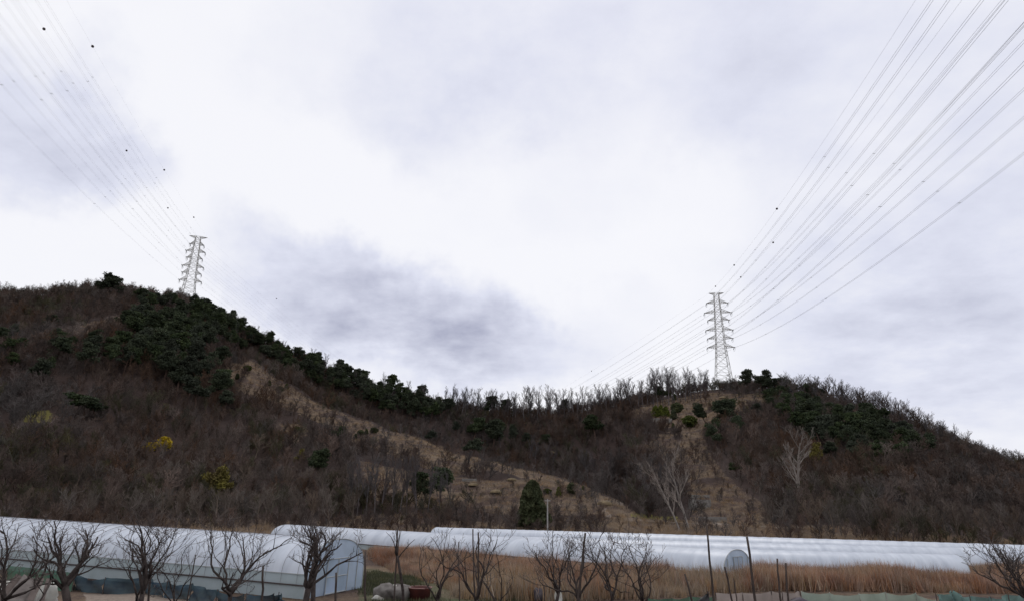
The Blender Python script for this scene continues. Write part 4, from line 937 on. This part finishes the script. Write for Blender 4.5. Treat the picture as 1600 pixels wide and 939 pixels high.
def netz(x_, y_, zt):
    q = on_plane(x_, y_, zt)
    for _ in range(4): q = on_plane(x_, y_, zt+float(hgt(q[0], q[1])))
    return q
def net(name, pts, mtl, postm, label, zt=1.2, cat='net fence', sag=.06, crumple=.05, group=None, seed=1):
    """pts: pixels of the post tops; the net hangs to the ground between them"""
    T = [netz(x_, y_, zt) for x_, y_ in pts]; o = thing(name, label, cat, (*T[0][:2], 0), 0, 1, group); B0 = np.array([T[0][0], T[0][1], 0]); g = RS(seed)
    for i in range(len(T)-1):
        A, B = T[i], T[i+1]; nn = max(6, int(np.linalg.norm(B-A)/.25)); P_ = []; nv = np.array([-(B-A)[1], (B-A)[0], 0]); nv /= np.linalg.norm(nv)
        for k in range(nn+1):
            f = k/nn; q = A+(B-A)*f; zt_ = zt+(A[2]-zt)*(1-f)+(B[2]-zt)*f-sag*4*f*(1-f)*(1+.6*math.sin(i*2.3))+g.normal()*.012; z0 = float(hgt(q[0], q[1]))
            P_.append([(q[0]-B0[0]+nv[0]*w_, q[1]-B0[1]+nv[1]*w_, z0+(zt_-z0)*u) for u in np.linspace(0, 1, 5) for w_ in [crumple*math.sin(u*5+k*.9+i)+g.normal()*crumple*.25]])
        MB().grid(P_).build('net_panel', mtl, o, True)
    for q in T:
        z0 = float(hgt(q[0], q[1])); MB().tube([(q[0]-B0[0], q[1]-B0[1], z0-.2), (q[0]-B0[0], q[1]-B0[1], q[2]+.03)], [.025, .022], 6).build('stake', postm, o)
net('net_fence', [(1118, 925), (1160, 925), (1205, 923), (1222, 925), (1250, 923)], NETP, POSTM, 'pinkish grey net fence around the stakes at lower right', seed=2)
net('net_fence', [(1252, 923.5), (1296, 925.5), (1342, 927), (1384, 925), (1431, 926), (1462, 937)], NETL, STEEL, 'pale green net fence with scalloped top at lower right', seed=3, sag=.09)
net('net_fence', [(1462, 927), (1490, 922), (1515, 930), (1548, 932), (1575, 928), (1620, 924)], NETT, POSTM, 'crumpled teal net fence in the lower right corner', seed=4, sag=.12, crumple=.15)
net('net_fence', [(1012, 934), (1050, 934), (1075, 932), (1116, 931)], NETG, POSTM, 'low green net behind the black tarp', seed=5, zt=1.0)
net('net_fence', [(78, 892), (120, 897), (165, 902), (232, 901), (262, 907), (300, 911), (340, 921), (385, 927), (428, 927), (436, 925), (462, 939)], NETB, POSTM, 'dark blue net along the foot of the big greenhouse', seed=6, zt=.85, sag=.14, crumple=.16)
net('net_fence', [(14, 883), (50, 886), (84, 891), (118, 894)], NETG, POSTM, 'green net at the greenhouse foot near the left edge', seed=7, zt=1.0, sag=.03, crumple=.06)

def blob(name, mtl, c, rx, ry, rz, label, cat, seed, group=None, rough=.25, rot=0):
    g = RS(seed); P_ = []
    for i in range(9):
        th = math.pi*i/8; row = []
        for k in range(15):
            u = 2*math.pi*(k % 14)/14; n_ = 1+rough*(vnoise(np.array(3+2*math.cos(u)*math.sin(th)+seed), np.array(3+2*math.sin(u)*math.sin(th)+2*math.cos(th)))-.5)*2
            row.append((rx*math.sin(th)*math.cos(u)*n_, ry*math.sin(th)*math.sin(u)*n_, rz*math.cos(th)*n_))
        P_.append(row)
    o = MB().grid(P_).build(name, mtl, None, True, loc=tuple(c)); o.rotation_euler = (0, 0, rot); return tag(o, label, cat, group)
# junk pile at lower left: pale sacks with weathered planks leaning over them
for i, (x_, y_, w_, lb) in enumerate([(8, 918, 26, 'pale bulging sack at the left edge under a dark plank'), (44, 925, 24, 'pale sack between the two dark planks'), (76, 916, 20, 'rounded pale sack at the right end of the junk pile'), (80, 934, 16, 'small white sack low at the right of the junk pile'), (30, 936, 22, 'pale sack lowest in the junk pile')]):
    c = at_r(x_, y_, 26.2+.25*(i % 2)); R_ = w_/px2m(c)
    zg = float(hgt(c[0], c[1])); blob('sack', SACK, (c[0], c[1], max(zg+.2, (c[2]+zg)/2)), R_*.8, R_*.6, max(.25, (c[2]+R_*.4-zg)/2), lb, 'sack', 20+i, 'sacks in the junk pile', .4)
for i, (a_, b_, w_, m_, lb) in enumerate([((38, 903), (6, 942), .26, PLANK, 'dark weathered plank leaning over the sacks, leftmost'), ((52, 904), (24, 942), .30, PLANKL, 'broad pale plank between the two dark planks'), ((64, 903), (48, 935), .09, PLANK, 'narrow dark plank on the right of the broad plank'), ((75, 904), (66, 940), .045, PLANK, 'thin dark stick at the right of the junk pile')]):
    A, B = at_r(*a_, 25.9), at_r(*b_, 24.6); d = (B-A); ln = np.linalg.norm(d); u = d/ln; ext = (float(hgt(B[0], B[1]))-B[2])/u[2]; B = B+u*ext; c = (A+B)/2; ln = np.linalg.norm(B-A)
    sdv = np.cross(u, c-CAM); sdv /= np.linalg.norm(sdv); nn = np.cross(u, sdv)
    q = MB().box((0, 0, 0), u*ln/2, sdv*w_, nn*.025).build('plank', m_, None, loc=tuple(c)); tag(q, lb, 'plank', 'planks in the junk pile')
# covered heap and red tub by the greenhouse
def gpt(x_, y_): q = on_plane(x_, y_, 0); q[2] = float(hgt(q[0], q[1])); return q
q = gpt(618, 937); blob('covered_heap', mat('heap_grey', (.09, .08, .075), c2=(.2, .185, .175), scale=2.2, bump=.5, bscale=6), q+np.array([0, 0, .25]), .95, .7, .62, 'grey heap under a ragged sheet left of the red tub', 'heap', 31, rough=.6)
P_ = []; g = RS(8)
for i in range(12):
    f = i/11; P_.append([(-.7+1.2*f, -.3+.1*j+g.normal()*.03, .88-.75*abs(f-.48)**1.35*1.5-abs(j-2.5)*.05+g.normal()*.03) for j in range(6)])
tag(MB().grid(P_).build('plastic_sheet', SACK, None, True, loc=tuple(q)), 'ragged pale plastic sheet over the grey heap', 'sheet')
q2 = gpt(592, 938); blob('white_bundle', SACK, q2+np.array([0, 0, .13]), .35, .25, .2, 'small crumpled white bundle left of the grey heap', 'bundle', 33, rough=.4)
q = gpt(655, 937); o = thing('tub', 'round dark red plastic tub right of the grey heap', 'tub', q); P_ = []
for rad, z_ in [(.0, .05), (.56, .05), (.66, .68), (.70, .70), (.70, .66), (.67, .62), (.58, 0), (0, 0)]: P_.append([(rad*math.cos(u), rad*math.sin(u), z_) for u in np.linspace(0, 6.2832, 25)])
MB().grid(P_).build('body', TUB, o, True); MB().tube([(.69*math.cos(u), .69*math.sin(u), .69) for u in np.linspace(0, 6.2832, 25)], [.035]*25, 5, cap=False).build('rim', TUBR, o, True)
# black tarp tied to a stake, dark tarp heap, small things
A = at_r(1106, 926, 20.5); B = at_r(1076, 941, 19.8); C_ = at_r(1112, 946, 20.2); P_ = []
for i in range(7):
    f = i/6; P_.append([tuple(np.array(A)*(1-f)+(np.array(B)*(1-j/5)+np.array(C_)*(j/5))*f+np.array([0, .04*math.sin(i+j*2), -.05*math.sin(math.pi*f)])-A) for j in range(6)])
o = thing('tarp', 'black tarp corner hitched up beside the left leaning post', 'tarp', A); MB().grid(P_).build('sheet', BLACKT, o, True)
zg = float(hgt(A[0], A[1])); MB().tube([(0, 0, .05), (0, 0, zg-A[2]-.2)], [.02, .024], 6).build('stake', POSTM, o)
S1 = []
for i in range(6):
    f = i/5; S1.append([((B-A)*(1-j/5)+(C_-A)*(j/5))*1.+np.array([0, 0, (zg-.02-(B*(1-j/5)+C_*j/5)[2])*f]) for j in range(6)])
MB().grid(S1).build('skirt', BLACKT, o, True)
q = on_plane(1232, 934, .75); blob('tarp_heap', PLUMT, (q[0], q[1]-1.6, .25), 1.3, .8, .62, 'dark tarp heap behind the pair of upright stakes', 'heap', 35, rough=.25)
q = gpt(841, 938); blob('grey_bucket_heap', PLUMT, q+np.array([0, 0, .3]), .3, .3, .42, 'small dark grey lump left of the orchard tangle', 'heap', 36)
q = at_r(872, 917, 30); z0 = float(hgt(q[0], q[1])); o = thing('plastic_scrap', 'white plastic rag tied to a stick in the orchard tangle', 'rag', (q[0], q[1], z0)); MB().tube([(0, 0, -.2), (0, 0, q[2]-z0+.1)], [.02, .018], 5).build('stick', POSTM, o)
g = RS(3); MB().grid([[(.22*math.cos(u)*(.6+.5*g.rand())*(1-abs(f-.5)), .2*math.sin(u)*(.6+.5*g.rand()), q[2]-z0-.75*f) for u in np.linspace(0, 6.28, 9)] for f in np.linspace(0, 1, 6)]).build('rag', SACK, o, True)
print('OBJECTS', len(bpy.data.objects), 'TRIS', sum(len(o.data.polygons) for o in COL.objects if o.type == 'MESH'))
